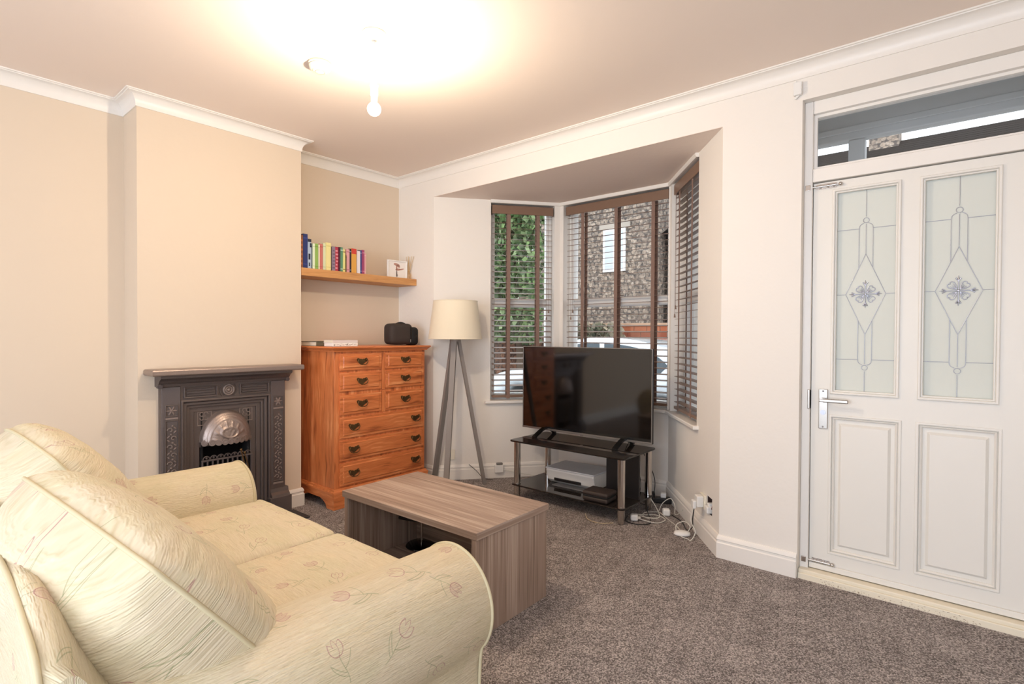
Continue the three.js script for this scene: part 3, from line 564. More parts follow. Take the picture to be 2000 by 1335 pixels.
// ---------------------------------------------------------------- coffee table
{
  const g = thing('coffee_table', 'grey-brown wood-effect box coffee table with an open front', 'table', [1.945, 0, 1.25], 0.022);
  const W = 0.925, D = 0.5, h = 0.44, t = 0.032;
  part('tabletop', uvm(bb(-W / 2, W / 2, h - t, h, -D / 2, D / 2, 0.0025), 'x'), M.greige, g);
  for (const s of [-1, 1]) part('side_panel', uvm(bb(Math.min(s * (W / 2 - 0.008), s * (W / 2 - 0.036)), Math.max(s * (W / 2 - 0.008), s * (W / 2 - 0.036)), 0, h - t - 0.002, -D / 2 + 0.006, D / 2 - 0.008, 0.002), 'y', s), M.greige, g);
  part('bottom_shelf', uvm(bb(-W / 2 + 0.037, W / 2 - 0.037, 0.05, 0.072, -D / 2 + 0.01, D / 2 - 0.02, 0.002), 'x', 0.4), M.greige, g);
  part('back_panel', uvm(bb(-W / 2 + 0.037, W / 2 - 0.037, 0.074, h - t - 0.002, -D / 2 + 0.02, -D / 2 + 0.038), 'x', 0.7), M.greige, g);
  part('plinth', uvm(bb(-W / 2 + 0.037, W / 2 - 0.037, 0.002, 0.048, -D / 2 + 0.04, -D / 2 + 0.06), 'x'), M.greige, g);
  const k = thing('small_black_stand', 'small black flat-based stand with chrome stem inside the coffee table', 'stand', [1.62, 0.072, 1.1], 0.3);
  part('base', lathe([[0, 0], [0.085, 0], [0.087, 0.004], [0.08, 0.012], [0.02, 0.018], [0, 0.018]], 30), M.blackGloss, k);
  part('stem', cyl(0.007, 0.007, 0.14, 0, 0.085, 0, 14), M.chrome, k);
  part('tray', bb(-0.1, 0.1, 0.155, 0.172, -0.08, 0.08, 0.006, 2), M.blackBoard, k);
}

// ---------------------------------------------------------------- cast-iron fireplace (local x runs towards the window, z into the room)
{
  const g = thing('cast_iron_fireplace', 'Victorian dark cast-iron fireplace with arched hood on the chimney breast', 'fireplace', [BD, 0, 1.577], Math.PI / 2);
  const ring = (x0, x1, y0, y1, w, d, z, bev, legs = false) => {
    const o = legs ? [[x0, y0], [x0 + w, y0], [x0 + w, y1 - w], [x1 - w, y1 - w], [x1 - w, y0], [x1, y0], [x1, y1], [x0, y1]] : rect(x0, x1, y0, y1);
    const s = shapeOf(o); if (!legs) s.holes.push(pathOf(rect(x0 + w, x1 - w, y0 + w, y1 - w))); return extr(s, d, bev, 2).translate(0, 0, z);
  };
  // mantel shelf with chamfered edge
  part('mantel_shelf', [extr(shapeOf([[-0.452, 0.002], [0.452, 0.002], [0.452, 0.165], [-0.452, 0.165]]), 0.02, 0.008, 2).rotateX(Math.PI / 2).translate(0, 1.012, 0)], M.ironWorn, g);
  // bed mould under the shelf
  { const prof = [[0, 0.915], [0.058, 0.915], [0.062, 0.93], [0.07, 0.935], [0.082, 0.95], [0.104, 0.962], [0.112, 0.966], [0.112, 0.98], [0, 0.98]];
    part('bed_mould', [extr(shapeOf(prof), 0.79).rotateY(-Math.PI / 2).translate(0.395, 0, 0)], M.iron, g); }
  // main plate
  const pl = shapeOf([[-0.376, 0], [-0.26, 0], [-0.26, 0.812], [0.26, 0.812], [0.26, 0], [0.376, 0], [0.376, 0.92], [-0.376, 0.92]]);
  part('surround', [extr(pl, 0.04, 0.006, 2)], M.iron, g);
  for (const s of [-1, 1]) {
    part('pilaster', [bb(s * 0.323 - 0.05, s * 0.323 + 0.05, 0.17, 0.912, 0.035, 0.052, 0.004), ring(s * 0.323 - 0.036, s * 0.323 + 0.036, 0.225, 0.715, 0.006, 0.006, 0.05, 0.002), ring(s * 0.323 - 0.034, s * 0.323 + 0.034, 0.735, 0.805, 0.005, 0.006, 0.05, 0.002)], M.iron, g);
    part('plinth_block', [bb(s * 0.33 - 0.075, s * 0.33 + 0.075, 0, 0.12, 0, 0.085, 0.004), extr(shapeOf([[0, 0.12], [0.082, 0.12], [0.078, 0.135], [0.06, 0.15], [0.055, 0.175], [0, 0.175]]), 0.125).rotateY(-Math.PI / 2).translate(s * 0.33 + 0.0625, 0, 0)], M.iron, g);
    part('end_scroll', [cyl(0.014, 0.014, 0.03, 0, 0, 0, 16).rotateX(Math.PI / 2).translate(s * 0.385, 0.918, 0.05)], M.iron, g);
    // trailing leaf scrolls
    const orn = [], x0 = s * 0.323, z = 0.053;
    for (let i = 0; i < 9; i++) {
      const y = 0.255 + i * 0.05, k = i % 2 ? 1 : -1;
      const sp = []; for (let t = 0; t <= 14; t++) { const a = t / 14 * 5.2, r = 0.016 * (1 - t / 20); sp.push(V(x0 + k * (0.008 + Math.cos(a) * r), y + Math.sin(a) * r, z + 0.002)); }
      orn.push(tube(sp, 0.0032, 24, 6));
      for (const q of [-1, 1]) orn.push(new THREE.SphereGeometry(0.0075, 8, 6).scale(1.5, 0.6, 0.5).rotateZ(q * 0.8 * k).translate(x0 - k * 0.017, y + q * 0.012, z + 0.001));
      orn.push(new THREE.SphereGeometry(0.006, 8, 6).scale(1, 1, 0.6).translate(x0 - k * 0.004, y + 0.025, z + 0.001));
    }
    for (let a = 0; a < 6; a++) orn.push(new THREE.SphereGeometry(0.009, 8, 6).scale(1.7, 0.6, 0.5).translate(0.016, 0, 0).rotateZ(a * Math.PI / 3).translate(x0, 0.77, z));
    orn.push(new THREE.SphereGeometry(0.008, 10, 8).scale(1, 1, 0.7).translate(x0, 0.77, z + 0.001), bb(x0 - 0.034, x0 + 0.034, 0.718, 0.73, 0.05, 0.058, 0.002), bb(x0 - 0.034, x0 + 0.034, 0.205, 0.218, 0.05, 0.058, 0.002));
    part('leaf_scroll', orn, M.ironWorn, g);
  }
  // frieze: two reeded panels and a roundel
  const fr = [];
  for (const s of [-1, 1]) { const a = s > 0 ? 0.068 : -0.258, b = a + 0.19; fr.push(ring(a, b, 0.838, 0.905, 0.007, 0.012, 0.045, 0.003)); for (let i = 0; i < 3; i++) fr.push(bb(a + 0.014, b - 0.014, 0.849 + i * 0.016, 0.859 + i * 0.016, 0.044, 0.056, 0.004)); fr.push(new THREE.TorusGeometry(0.05, 0.004, 6, 16, 1.6).rotateZ(s > 0 ? -0.8 : Math.PI - 0.8).translate(0, 0.872, 0.048)); }
  part('frieze', fr, M.iron, g);
  part('roundel', [new THREE.TorusGeometry(0.031, 0.006, 8, 32).translate(0, 0.872, 0.054), new THREE.TorusGeometry(0.018, 0.0045, 8, 28).translate(0, 0.872, 0.056), new THREE.SphereGeometry(0.011, 16, 10).scale(1, 1, 0.8).translate(0, 0.872, 0.054), cyl(0.034, 0.034, 0.014, 0, 0, 0, 32).rotateX(Math.PI / 2).translate(0, 0.872, 0.046)], M.ironWorn, g);
  // stepped frame round the fire
  part('inner_frame', [ring(-0.272, 0.272, 0, 0.826, 0.014, 0.012, 0.038, 0.004, true), ring(-0.256, 0.256, 0, 0.81, 0.02, 0.018, 0.018, 0.005, true), ring(-0.236, 0.236, 0, 0.79, 0.018, 0.012, 0.012, 0.004, true), ring(-0.22, 0.22, 0, 0.774, 0.03, 0.01, 0.002, 0.003, true)], M.iron, g);
  // fire plate with arched opening
  { const s = shapeOf([[-0.195, 0.0], [-0.155, 0.0], [-0.155, 0.52], [0.155, 0.52], [0.155, 0.0], [0.195, 0.0], [0.195, 0.75], [-0.195, 0.75]]); part('fire_plate', [extr(s, 0.008, 0.002, 1).translate(0, 0, -0.004)], M.iron, g); }
  for (const s of [-1, 1]) { // spandrel ornaments either side of the hood
    const o = [ring(Math.min(s * 0.085, s * 0.168), Math.max(s * 0.085, s * 0.168), 0.655, 0.742, 0.004, 0.006, 0.003, 0.001)];
    for (let i = 0; i < 4; i++) o.push(new THREE.TorusGeometry(0.012, 0.003, 6, 16, 4.6).rotateZ(i).translate(s * (0.118 + 0.024 * (i % 2)), 0.725 - 0.024 * Math.floor(i / 2), 0.007));
    part('spandrel', o, M.ironWorn, g);
  }
  // arched hood swelling forward, with raised bands and scallops
  { const N = 72, R = 26, pos = [], idx = [], a = 0.158, b = 0.19, y0 = 0.552;
    for (let j = 0; j <= R; j++) for (let i = 0; i <= N; i++) {
      const rho = j / R, th = Math.PI * i / N, x = a * rho * Math.cos(th), y = y0 + b * rho * Math.sin(th);
      let z = 0.006 + 0.082 * Math.pow(1 - rho * rho, 0.6) ;
      const band = (c, w) => Math.exp(-(((rho - c) / w) ** 2));
      z += 0.005 * band(0.93, 0.03) + 0.004 * band(0.83, 0.02) + 0.0035 * band(0.73, 0.02) + 0.0035 * Math.max(0, Math.sin(th * 15)) * band(0.55, 0.1);
      const ex = x / 0.05, ey = (y - y0 - 0.05) / 0.032, er = Math.hypot(ex, ey); z += 0.006 * Math.exp(-(((er - 1) / 0.16) ** 2)) + 0.004 * Math.exp(-(((er - 0.45) / 0.16) ** 2)) * (0.5 + 0.5 * Math.sin(5 * Math.atan2(ey, ex)));
      pos.push(x, y, z);
    }
    for (let j = 0; j < R; j++) for (let i = 0; i < N; i++) { const p = j * (N + 1) + i; idx.push(p, p + 1, p + N + 1, p + 1, p + N + 2, p + N + 1); }
    const hg = new THREE.BufferGeometry(); hg.setAttribute('position', new THREE.Float32BufferAttribute(pos, 3)); hg.setAttribute('uv', new THREE.Float32BufferAttribute(pos.filter((_, i) => i % 3 < 2), 2)); hg.setIndex(idx); hg.computeVertexNormals();
    const sc = [];
    const n = 9; for (let i = 0; i < n; i++) { const t = (i + 0.5) / n * 2 - 1, x = t * a * 0.98, z = 0.006 + 0.084 * Math.pow(Math.max(0, 1 - t * t), 0.6), dz = Math.atan2(-t * 0.09, 0.158); sc.push(cyl(0.0195, 0.0195, 0.006, 0, 0, 0, 20).rotateX(Math.PI / 2).rotateY(-Math.atan(-t * 0.8)).translate(x, y0 - 0.004, z)); sc.push(new THREE.TorusGeometry(0.012, 0.0025, 6, 14).rotateY(-Math.atan(-t * 0.8)).translate(x, y0 - 0.004, z + 0.003)); }
    const hood = part('hood', hg, M.ironWorn, g); part('scalloped_lip', sc, M.ironWorn, hood); }
  // fire chamber: back, cheeks, floor
  part('fire_chamber', [bb(-0.19, 0.19, 0, 0.76, -0.235, -0.225), beam(V(-0.17, 0, -0.11), V(-0.17, 0.76, -0.11), 0.012, 0.24, V(0.25, 0, 1).normalize()), beam(V(0.17, 0, -0.11), V(0.17, 0.76, -0.11), 0.012, 0.24, V(-0.25, 0, 1).normalize()), bb(-0.19, 0.19, 0.001, 0.02, -0.225, 0.0)], M.soot, g);
  // grate: bars, crest
  const gr = [bb(-0.155, 0.155, 0.43, 0.442, 0.03, 0.042, 0.003), bb(-0.155, 0.155, 0.2, 0.212, 0.03, 0.042, 0.003)];
  for (let i = 0; i < 11; i++) gr.push(bb(-0.15 + i * 0.03 - 0.004, -0.15 + i * 0.03 + 0.004, 0.21, 0.432, 0.032, 0.04));
  for (let i = 0; i < 7; i++) gr.push(new THREE.TorusGeometry(0.019, 0.0038, 6, 16, Math.PI).translate(-0.126 + i * 0.042, 0.444, 0.036), new THREE.SphereGeometry(0.007, 8, 6).translate(-0.126 + i * 0.042, 0.452, 0.037));
  part('grate', gr, M.iron, g);
  part('ash_fret', [extr(shapeOf([[-0.2, 0.0], [0.2, 0.0], [0.2, 0.1], [0.12, 0.13], [0, 0.15], [-0.12, 0.13], [-0.2, 0.1]]), 0.012, 0.003, 1).translate(0, 0, 0.09)], M.iron, g);
  part('hearth_plate', [bb(-0.42, 0.42, 0.0, 0.012, 0.08, 0.3, 0.003)], std(new THREE.Color('rgb(58,54,54)'), 0.6), g);
  const pk = thing('fire_irons', 'pair of brass-tipped fire irons leaning in the fireplace opening', 'fire irons', [BD + 0.1, 0.012, 1.46], 0);
  for (const o of [0, 0.022]) part('poker', [rod(V(0.03, 0, -0.04 - o), V(0.0, 0.47 - o, 0.06 - o), 0.0045, 0.0045, 8), new THREE.SphereGeometry(0.009, 10, 8).translate(0, 0.475 - o, 0.061 - o)], M.brass, pk);
}

// ---------------------------------------------------------------- chest of drawers (local x towards the window, z into the room)
{
  const g = thing('chest_of_drawers', 'tall orange-brown wooden chest with nine drawers and brass handles', 'chest', [0.03, 0, 0.552], Math.PI / 2);
  const W = 0.82, D = 0.495;
  part('carcass', [uvm(bb(-W / 2, W / 2, 0.12, 1.105, 0, D - 0.004, 0.003), 'y')], M.cherry, g);
  // top with ogee edge
  { const pr = [[0, 0], [0.012, 0], [0.014, 0.008], [0.022, 0.014], [0.03, 0.024], [0.034, 0.026], [0.034, 0.03], [0.03, 0.036], [0, 0.036]];
    const gs = [uvm(bb(-W / 2 + 0.001, W / 2 - 0.001, 1.105, 1.1405, 0.001, D - 0.001), 'x')];
    gs.push(uvm(sweep([[-W / 2, 0], [-W / 2, D], [W / 2, D], [W / 2, 0]].map(([x, z]) => [x, z]), pr.map(([u, v]) => [-u, v + 1.105])), 'x'));
    part('top', gs, M.cherry, g); }
  // plinth with bracket feet
  { const fs = shapeOf([[-W / 2 - 0.018, 0], [-W / 2 + 0.075, 0], [-W / 2 + 0.085, 0.03], [-W / 2 + 0.105, 0.05], [-W / 2 + 0.13, 0.048], [-W / 2 + 0.16, 0.062], [W / 2 - 0.16, 0.062], [W / 2 - 0.13, 0.048], [W / 2 - 0.105, 0.05], [W / 2 - 0.085, 0.03], [W / 2 - 0.075, 0], [W / 2 + 0.018, 0], [W / 2 + 0.018, 0.118], [-W / 2 - 0.018, 0.118]]);
    const ss = shapeOf([[0, 0], [0.07, 0], [0.08, 0.03], [0.1, 0.05], [0.13, 0.048], [0.16, 0.062], [D - 0.16, 0.062], [D - 0.12, 0.05], [D - 0.085, 0.03], [D - 0.07, 0], [D, 0], [D, 0.118], [0, 0.118]]);
    const gs = [uvm(extr(fs, 0.022, 0.003, 1).translate(0, 0, D - 0.004), 'x')];
    for (const s of [-1, 1]) gs.push(uvm(extr(ss, 0.018, 0.002, 1).rotateY(-Math.PI / 2).translate(s > 0 ? W / 2 + 0.018 : -W / 2, 0, 0), 'z'));
    gs.push(uvm(sweep([[-W / 2, 0], [-W / 2, D], [W / 2, D], [W / 2, 0]], [[0, 0.112], [-0.022, 0.112], [-0.02, 0.122], [-0.012, 0.128], [-0.008, 0.138], [0, 0.14]]), 'x'));
    part('plinth', gs, M.cherry, g); }
  const handleG = (() => {   // bat-wing back plate with a swan-neck bail
    const s = new THREE.Shape(); s.moveTo(0, 0.012); s.bezierCurveTo(0.01, 0.024, 0.016, 0.014, 0.024, 0.02); s.bezierCurveTo(0.036, 0.03, 0.044, 0.02, 0.046, 0.014); s.bezierCurveTo(0.04, 0.008, 0.044, 0, 0.034, -0.006); s.bezierCurveTo(0.024, -0.004, 0.02, -0.018, 0.008, -0.02); s.quadraticCurveTo(0, -0.03, -0.008, -0.02); s.bezierCurveTo(-0.02, -0.018, -0.024, -0.004, -0.034, -0.006); s.bezierCurveTo(-0.044, 0, -0.04, 0.008, -0.046, 0.014); s.bezierCurveTo(-0.044, 0.02, -0.036, 0.03, -0.024, 0.02); s.bezierCurveTo(-0.016, 0.014, -0.01, 0.024, 0, 0.012);
    const gs = [extr(s, 0.0015, 0.0008, 1, 6)];
    for (const k of [-1, 1]) gs.push(new THREE.SphereGeometry(0.006, 10, 8).translate(k * 0.034, 0.012, 0.007));
    gs.push(tube([V(-0.036, 0.012, 0.011), V(-0.041, 0, 0.013), V(-0.03, -0.016, 0.016), V(-0.012, -0.024, 0.017), V(0, -0.023, 0.017), V(0.012, -0.024, 0.017), V(0.03, -0.016, 0.016), V(0.041, 0, 0.013), V(0.036, 0.012, 0.011)], 0.0034, 40, 8));
    return merge(gs);
  })();
  const rows = [[0.97, 1.09], [0.822, 0.953], [0.655, 0.797], [0.49, 0.636], [0.33, 0.472], [0.152, 0.312]];
  const front = (a, b, y0, y1, hs, off) => {
    const w = b - a, h = y1 - y0, gs = [uvm(bb(a, b, y0, y1, D - 0.006, D + 0.006, 0.0025), 'x', off), uvm(extr(shapeOf(rect(a + 0.022, b - 0.022, y0 + 0.016, y1 - 0.016)), 0.002, 0.007, 1).translate(0, 0, D + 0.003), 'x', off)];
    const d = part('drawer', gs, M.cherry, g);
    for (const hx of hs) { const hm = part('handle', handleG, M.brass, d); hm.position.set(hx, (y0 + y1) / 2 + 0.004, D + 0.0125); }
  };
  rows.forEach(([y0, y1], i) => {
    if (i < 3) { front(-0.37, -0.018, y0, y1, [-0.194], i * 0.7); front(0.018, 0.392, y0, y1, [0.2], i * 0.9 + 0.3); part('divider', uvm(bb(-0.014, 0.014, y0 - 0.01, y1 + 0.012, D - 0.006, D + 0.003, 0.002), 'y'), M.cherry, g); }
    else front(-0.37, 0.392, y0, y1, [-0.262, 0.302], i * 0.57);
  });
}

// ---------------------------------------------------------------- floating shelf and what stands on it
{
  one('floating_shelf', uvm(bb(0.001, 0.25, 1.65, 1.706, 0.004, Z1 - 0.003, 0.002), 'z'), M.oak, 'thick oak floating shelf in the alcove above the chest of drawers', 'shelf');
  const pages = std(new THREE.Color('rgb(232,222,200)'), 0.9), top = 1.7062;
  const G = 'books on the oak shelf';
  // z of the left and right edge seen from the room, height, depth, cover colour, band colour, label
  const B = [
    [1.056, 1.036, 0.236, 0.17, '#8d5a3c', '#c07a4a', 'brown and orange patterned book at the left end of the shelf row'],
    [1.035, 1.0, 0.246, 0.19, '#232f66', '#2f3d80', 'tall navy blue hardback, tallest book in the shelf row'],
    [0.999, 0.971, 0.214, 0.17, '#a9b9cc', '#20263a', 'pale blue mottled book with a dark top beside the navy hardback'],
    [0.97, 0.96, 0.186, 0.15, '#5d6a78', '#39424e', 'thin slate grey book left of the pale mint book'],
    [0.959, 0.942, 0.186, 0.16, '#dbe5c6', '#c6d6ac', 'pale mint book left of the bright green book'],
    [0.941, 0.913, 0.189, 0.16, '#8fb45a', '#7aa046', 'bright green paperback on the oak shelf'],
    [0.911, 0.901, 0.184, 0.15, '#efe2c8', '#e0cfae', 'thin cream book between green and salmon books'],
    [0.9, 0.874, 0.193, 0.16, '#c8756a', '#b45f58', 'salmon red paperback on the oak shelf'],
    [0.872, 0.851, 0.2, 0.16, '#d5d9b4', '#b9c29a', 'pale sage book left of the yellow book'],
    [0.85, 0.812, 0.207, 0.17, '#e8dc98', '#d9cc80', 'thick pale yellow book in the shelf row'],
    [0.8, 0.775, 0.184, 0.15, '#8f7d8c', '#6c5c70', 'mauve grey patterned book right of the gap in the shelf row'],
    [0.774, 0.746, 0.186, 0.15, '#b23a4c', '#e29aa4', 'crimson book with pale pink marks near the middle of the row'],
    [0.745, 0.733, 0.186, 0.15, '#4b2434', '#2e1a26', 'thin dark maroon book between crimson and green books'],
    [0.732, 0.71, 0.188, 0.15, '#5f9070', '#cfe0d2', 'dark green book with pale top marks in the shelf row'],
    [0.709, 0.69, 0.174, 0.13, '#e2dc8c', '#8f6a4a', 'lime yellow book right of the dark green book'],
    [0.689, 0.679, 0.132, 0.12, '#6a5436', '#4a3a28', 'short thin brown book, shortest of the shelf row'],
    [0.678, 0.651, 0.18, 0.14, '#d9a0a2', '#b46a74', 'dusty pink book left of the black spine'],
    [0.65, 0.633, 0.186, 0.15, '#33262e', '#8fa4b4', 'black spined book left of the red and orange book'],
    [0.631, 0.587, 0.191, 0.15, '#dca24a', '#cf4438', 'thick orange-yellow book with a red top band'],
    [0.58, 0.553, 0.185, 0.14, '#e6dfe2', '#2a2630', 'white book with a black top edge near the right of the row'],
    [0.552, 0.538, 0.186, 0.14, '#46508a', '#9aa0c4', 'thin blue-violet book right of the white book'],
    [0.536, 0.517, 0.19, 0.14, '#a2446c', '#c88aa4', 'magenta book second from the right end of the row'],
    [0.515, 0.499, 0.168, 0.13, '#e4b0b0', '#f0cccc', 'pale pink book at the right end of the shelf row'],
  ];
  B.forEach(([za, zb, h, d, c, c2, label], i) => {
    const t = za - zb, xf = 0.232 - rr(0, 0.012), b = thing('book', label, 'book', [xf - d / 2, top, (za + zb) / 2], 0, G), cm = std(new THREE.Color(c), 0.55), bm = std(new THREE.Color(c2), 0.55);
    const ct = Math.min(0.0022, t * 0.18);
    part('cover', [bb(-d / 2, d / 2, 0, h, t / 2 - ct, t / 2), bb(-d / 2, d / 2, 0, h, -t / 2, -t / 2 + ct), bb(d / 2 - 0.002, d / 2 + 0.002, 0, h, -t / 2, t / 2, Math.min(0.0015, t * 0.2))], cm, b);
    part('pages', bb(-d / 2 + 0.004, d / 2 - 0.002, 0.003, h - 0.004, -t / 2 + ct, t / 2 - ct), pages, b);
    const e = d / 2 + 0.0021, q = t / 2 - 0.0006, bands = [];
    if (i === 18) bands.push(bb(e - 0.001, e + 0.0006, h * 0.78, h - 0.0005, -q, q));
    else if (i === 2) bands.push(bb(e - 0.001, e + 0.0006, h * 0.9, h - 0.0005, -q, q), bb(e - 0.001, e + 0.0006, h * 0.72, h * 0.86, -q, -q * 0.2), bb(e - 0.001, e + 0.0006, h * 0.3, h * 0.5, -q * 0.5, q * 0.6), bb(e - 0.001, e + 0.0006, h * 0.08, h * 0.2, -q * 0.3, q * 0.4));
    else if (i === 19) bands.push(bb(e - 0.001, e + 0.0006, h * 0.965, h - 0.0003, -q, q));
    else if ([0, 10, 11].includes(i)) for (let k = 0; k < 6; k++) { const y = h * (0.1 + k * 0.14); bands.push(bb(e - 0.001, e + 0.0006, y, y + h * 0.06, -q * rr(0.3, 0.9), q * rr(0.3, 0.9))); }
    else bands.push(bb(e - 0.001, e + 0.0006, h * 0.86, h * 0.9, -q, q), bb(e - 0.001, e + 0.0006, h * 0.1, h * 0.13, -q, q));
    for (const bg of bands) part('spine_band', bg, bm, b);
  });
  // white card with a pink and brown painted figure
  const f = thing('picture_card', 'small white framed picture of a pink and brown figure on the shelf', 'picture', [0.165, top, 0.15], Math.PI / 2 - 0.12);
  part('frame', (() => { const s = shapeOf(rect(-0.095, 0.095, 0, 0.152)); s.holes.push(pathOf(rect(-0.085, 0.085, 0.01, 0.142))); return extr(s, 0.014, 0.002, 1); })(), M.plasticWhite, f);
  part('mount', bb(-0.086, 0.086, 0.009, 0.143, 0.002, 0.008), std(new THREE.Color('rgb(236,230,224)'), 0.7), f);
  const el = (x, y, a, b2, r = 0) => new THREE.CylinderGeometry(1, 1, 0.0012, 20).rotateX(Math.PI / 2).scale(a, b2, 1).rotateZ(r).translate(x, y, 0.0084);
  part('printed_figure', [el(-0.005, 0.116, 0.03, 0.011, -0.2), el(0.012, 0.104, 0.016, 0.01, -0.5), el(0.008, 0.076, 0.026, 0.009, 0.1), el(0.042, 0.08, 0.024, 0.005, 0.25), el(-0.006, 0.09, 0.007, 0.022)], std(new THREE.Color('rgb(186,140,124)'), 0.7), f);
  part('printed_stem', [el(-0.006, 0.045, 0.006, 0.026), el(-0.004, 0.026, 0.008, 0.014)], std(new THREE.Color('rgb(140,128,124)'), 0.7), f);
  const rd = thing('reed_diffuser', 'small clear reed diffuser with pale reeds at the right end of the shelf', 'diffuser', [0.175, top, 0.03]);
  part('bottle', lathe([[0, 0], [0.02, 0], [0.022, 0.004], [0.022, 0.04], [0.018, 0.052], [0.011, 0.058], [0.011, 0.07], [0.013, 0.072]], 24), phys(0xfff2dc, 0.05, { transmission: 0.9, thickness: 0.0 }), rd);
  for (const [dx, dz] of [[0.03, -0.012], [0.01, 0.014], [-0.02, 0.01], [0.045, -0.02], [-0.012, -0.014]]) part('reed', rod(V(-dx * 0.25, 0.006, -dz * 0.25), V(dx, 0.2, dz), 0.002, 0.002, 6), std(new THREE.Color('rgb(206,176,130)'), 0.8), rd);
}
// on top of the chest
{
  const Y = 1.1412;
  const g = thing('camera_bag', 'black zipped carry bag with a side pocket on the chest of drawers', 'bag', [0.33, Y, 0.24], Math.PI / 2 - 0.12);
  part('body', softBox(0.205, 0.165, 0.13, 0.03, [0.004, 0.006, 0.008], [16, 14, 12]).translate(-0.02, 0.091, 0), M.bagFabric, g);
  part('side_pocket', softBox(0.085, 0.145, 0.12, 0.026, [0.006, 0.003, 0.01], [10, 12, 10]).translate(0.098, 0.074, 0.004), M.bagDark, g);
  part('carry_handle', tube([V(-0.055, 0.163, 0), V(-0.035, 0.176, 0), V(0.0, 0.184, 0), V(0.035, 0.178, 0), V(0.055, 0.162, 0)], 0.007, 24, 8), M.bagDark, g);
  part('zip', [bb(0.052, 0.057, 0.02, 0.15, 0.066, 0.071, 0.001), tube([V(-0.11, 0.148, 0.045), V(0, 0.158, 0.05), V(0.07, 0.15, 0.05)], 0.003, 20, 6)], M.bagDark, g);
  part('zip_pull', bb(0.05, 0.057, 0.024, 0.048, 0.07, 0.075, 0.001), M.nickel, g);
  const p = std(new THREE.Color('rgb(232,222,200)'), 0.9);
  const b1 = thing('flat_book', 'grey-green book lying flat at the left end of the chest top', 'book', [0.17, Y, 0.87], 0.04);
  part('cover', [bb(-0.1, 0.1, 0, 0.003, -0.08, 0.09), bb(-0.1, 0.1, 0.03, 0.034, -0.08, 0.09), bb(0.097, 0.1, 0, 0.034, -0.08, 0.09)], std(new THREE.Color('rgb(104,98,80)'), 0.6), b1); part('pages', bb(-0.097, 0.096, 0.003, 0.03, -0.077, 0.087), p, b1);
  const b2 = thing('flat_book', 'white patterned box file lying flat on the chest of drawers', 'book', [0.42, Y, 0.845], -0.03);
  part('cover', [bb(-0.06, 0.06, 0.0, 0.026, -0.1, 0.1, 0.002)], std(new THREE.Color('rgb(238,236,230)'), 0.6), b2);
  const dots = []; for (let i = 0; i < 60; i++) dots.push(box(0.001, rr(0.001, 0.003), rr(0.003, 0.009), 0.0605, rr(0.006, 0.02), rr(-0.095, 0.095))); part('printed_pattern', dots, std(new THREE.Color('rgb(150,146,140)'), 0.7), b2).userData.kind = 'stuff';
  const b3 = thing('flat_book', 'pale pinkish slim book lying on the white box file', 'book', [0.415, Y + 0.0262, 0.847], 0.02);
  part('cover', [bb(-0.06, 0.06, 0, 0.002, -0.105, 0.1), bb(-0.06, 0.06, 0.018, 0.02, -0.105, 0.1), bb(0.058, 0.06, 0, 0.02, -0.105, 0.1)], std(new THREE.Color('rgb(222,212,208)'), 0.6), b3); part('pages', bb(-0.058, 0.057, 0.002, 0.018, -0.102, 0.098), p, b3);
}

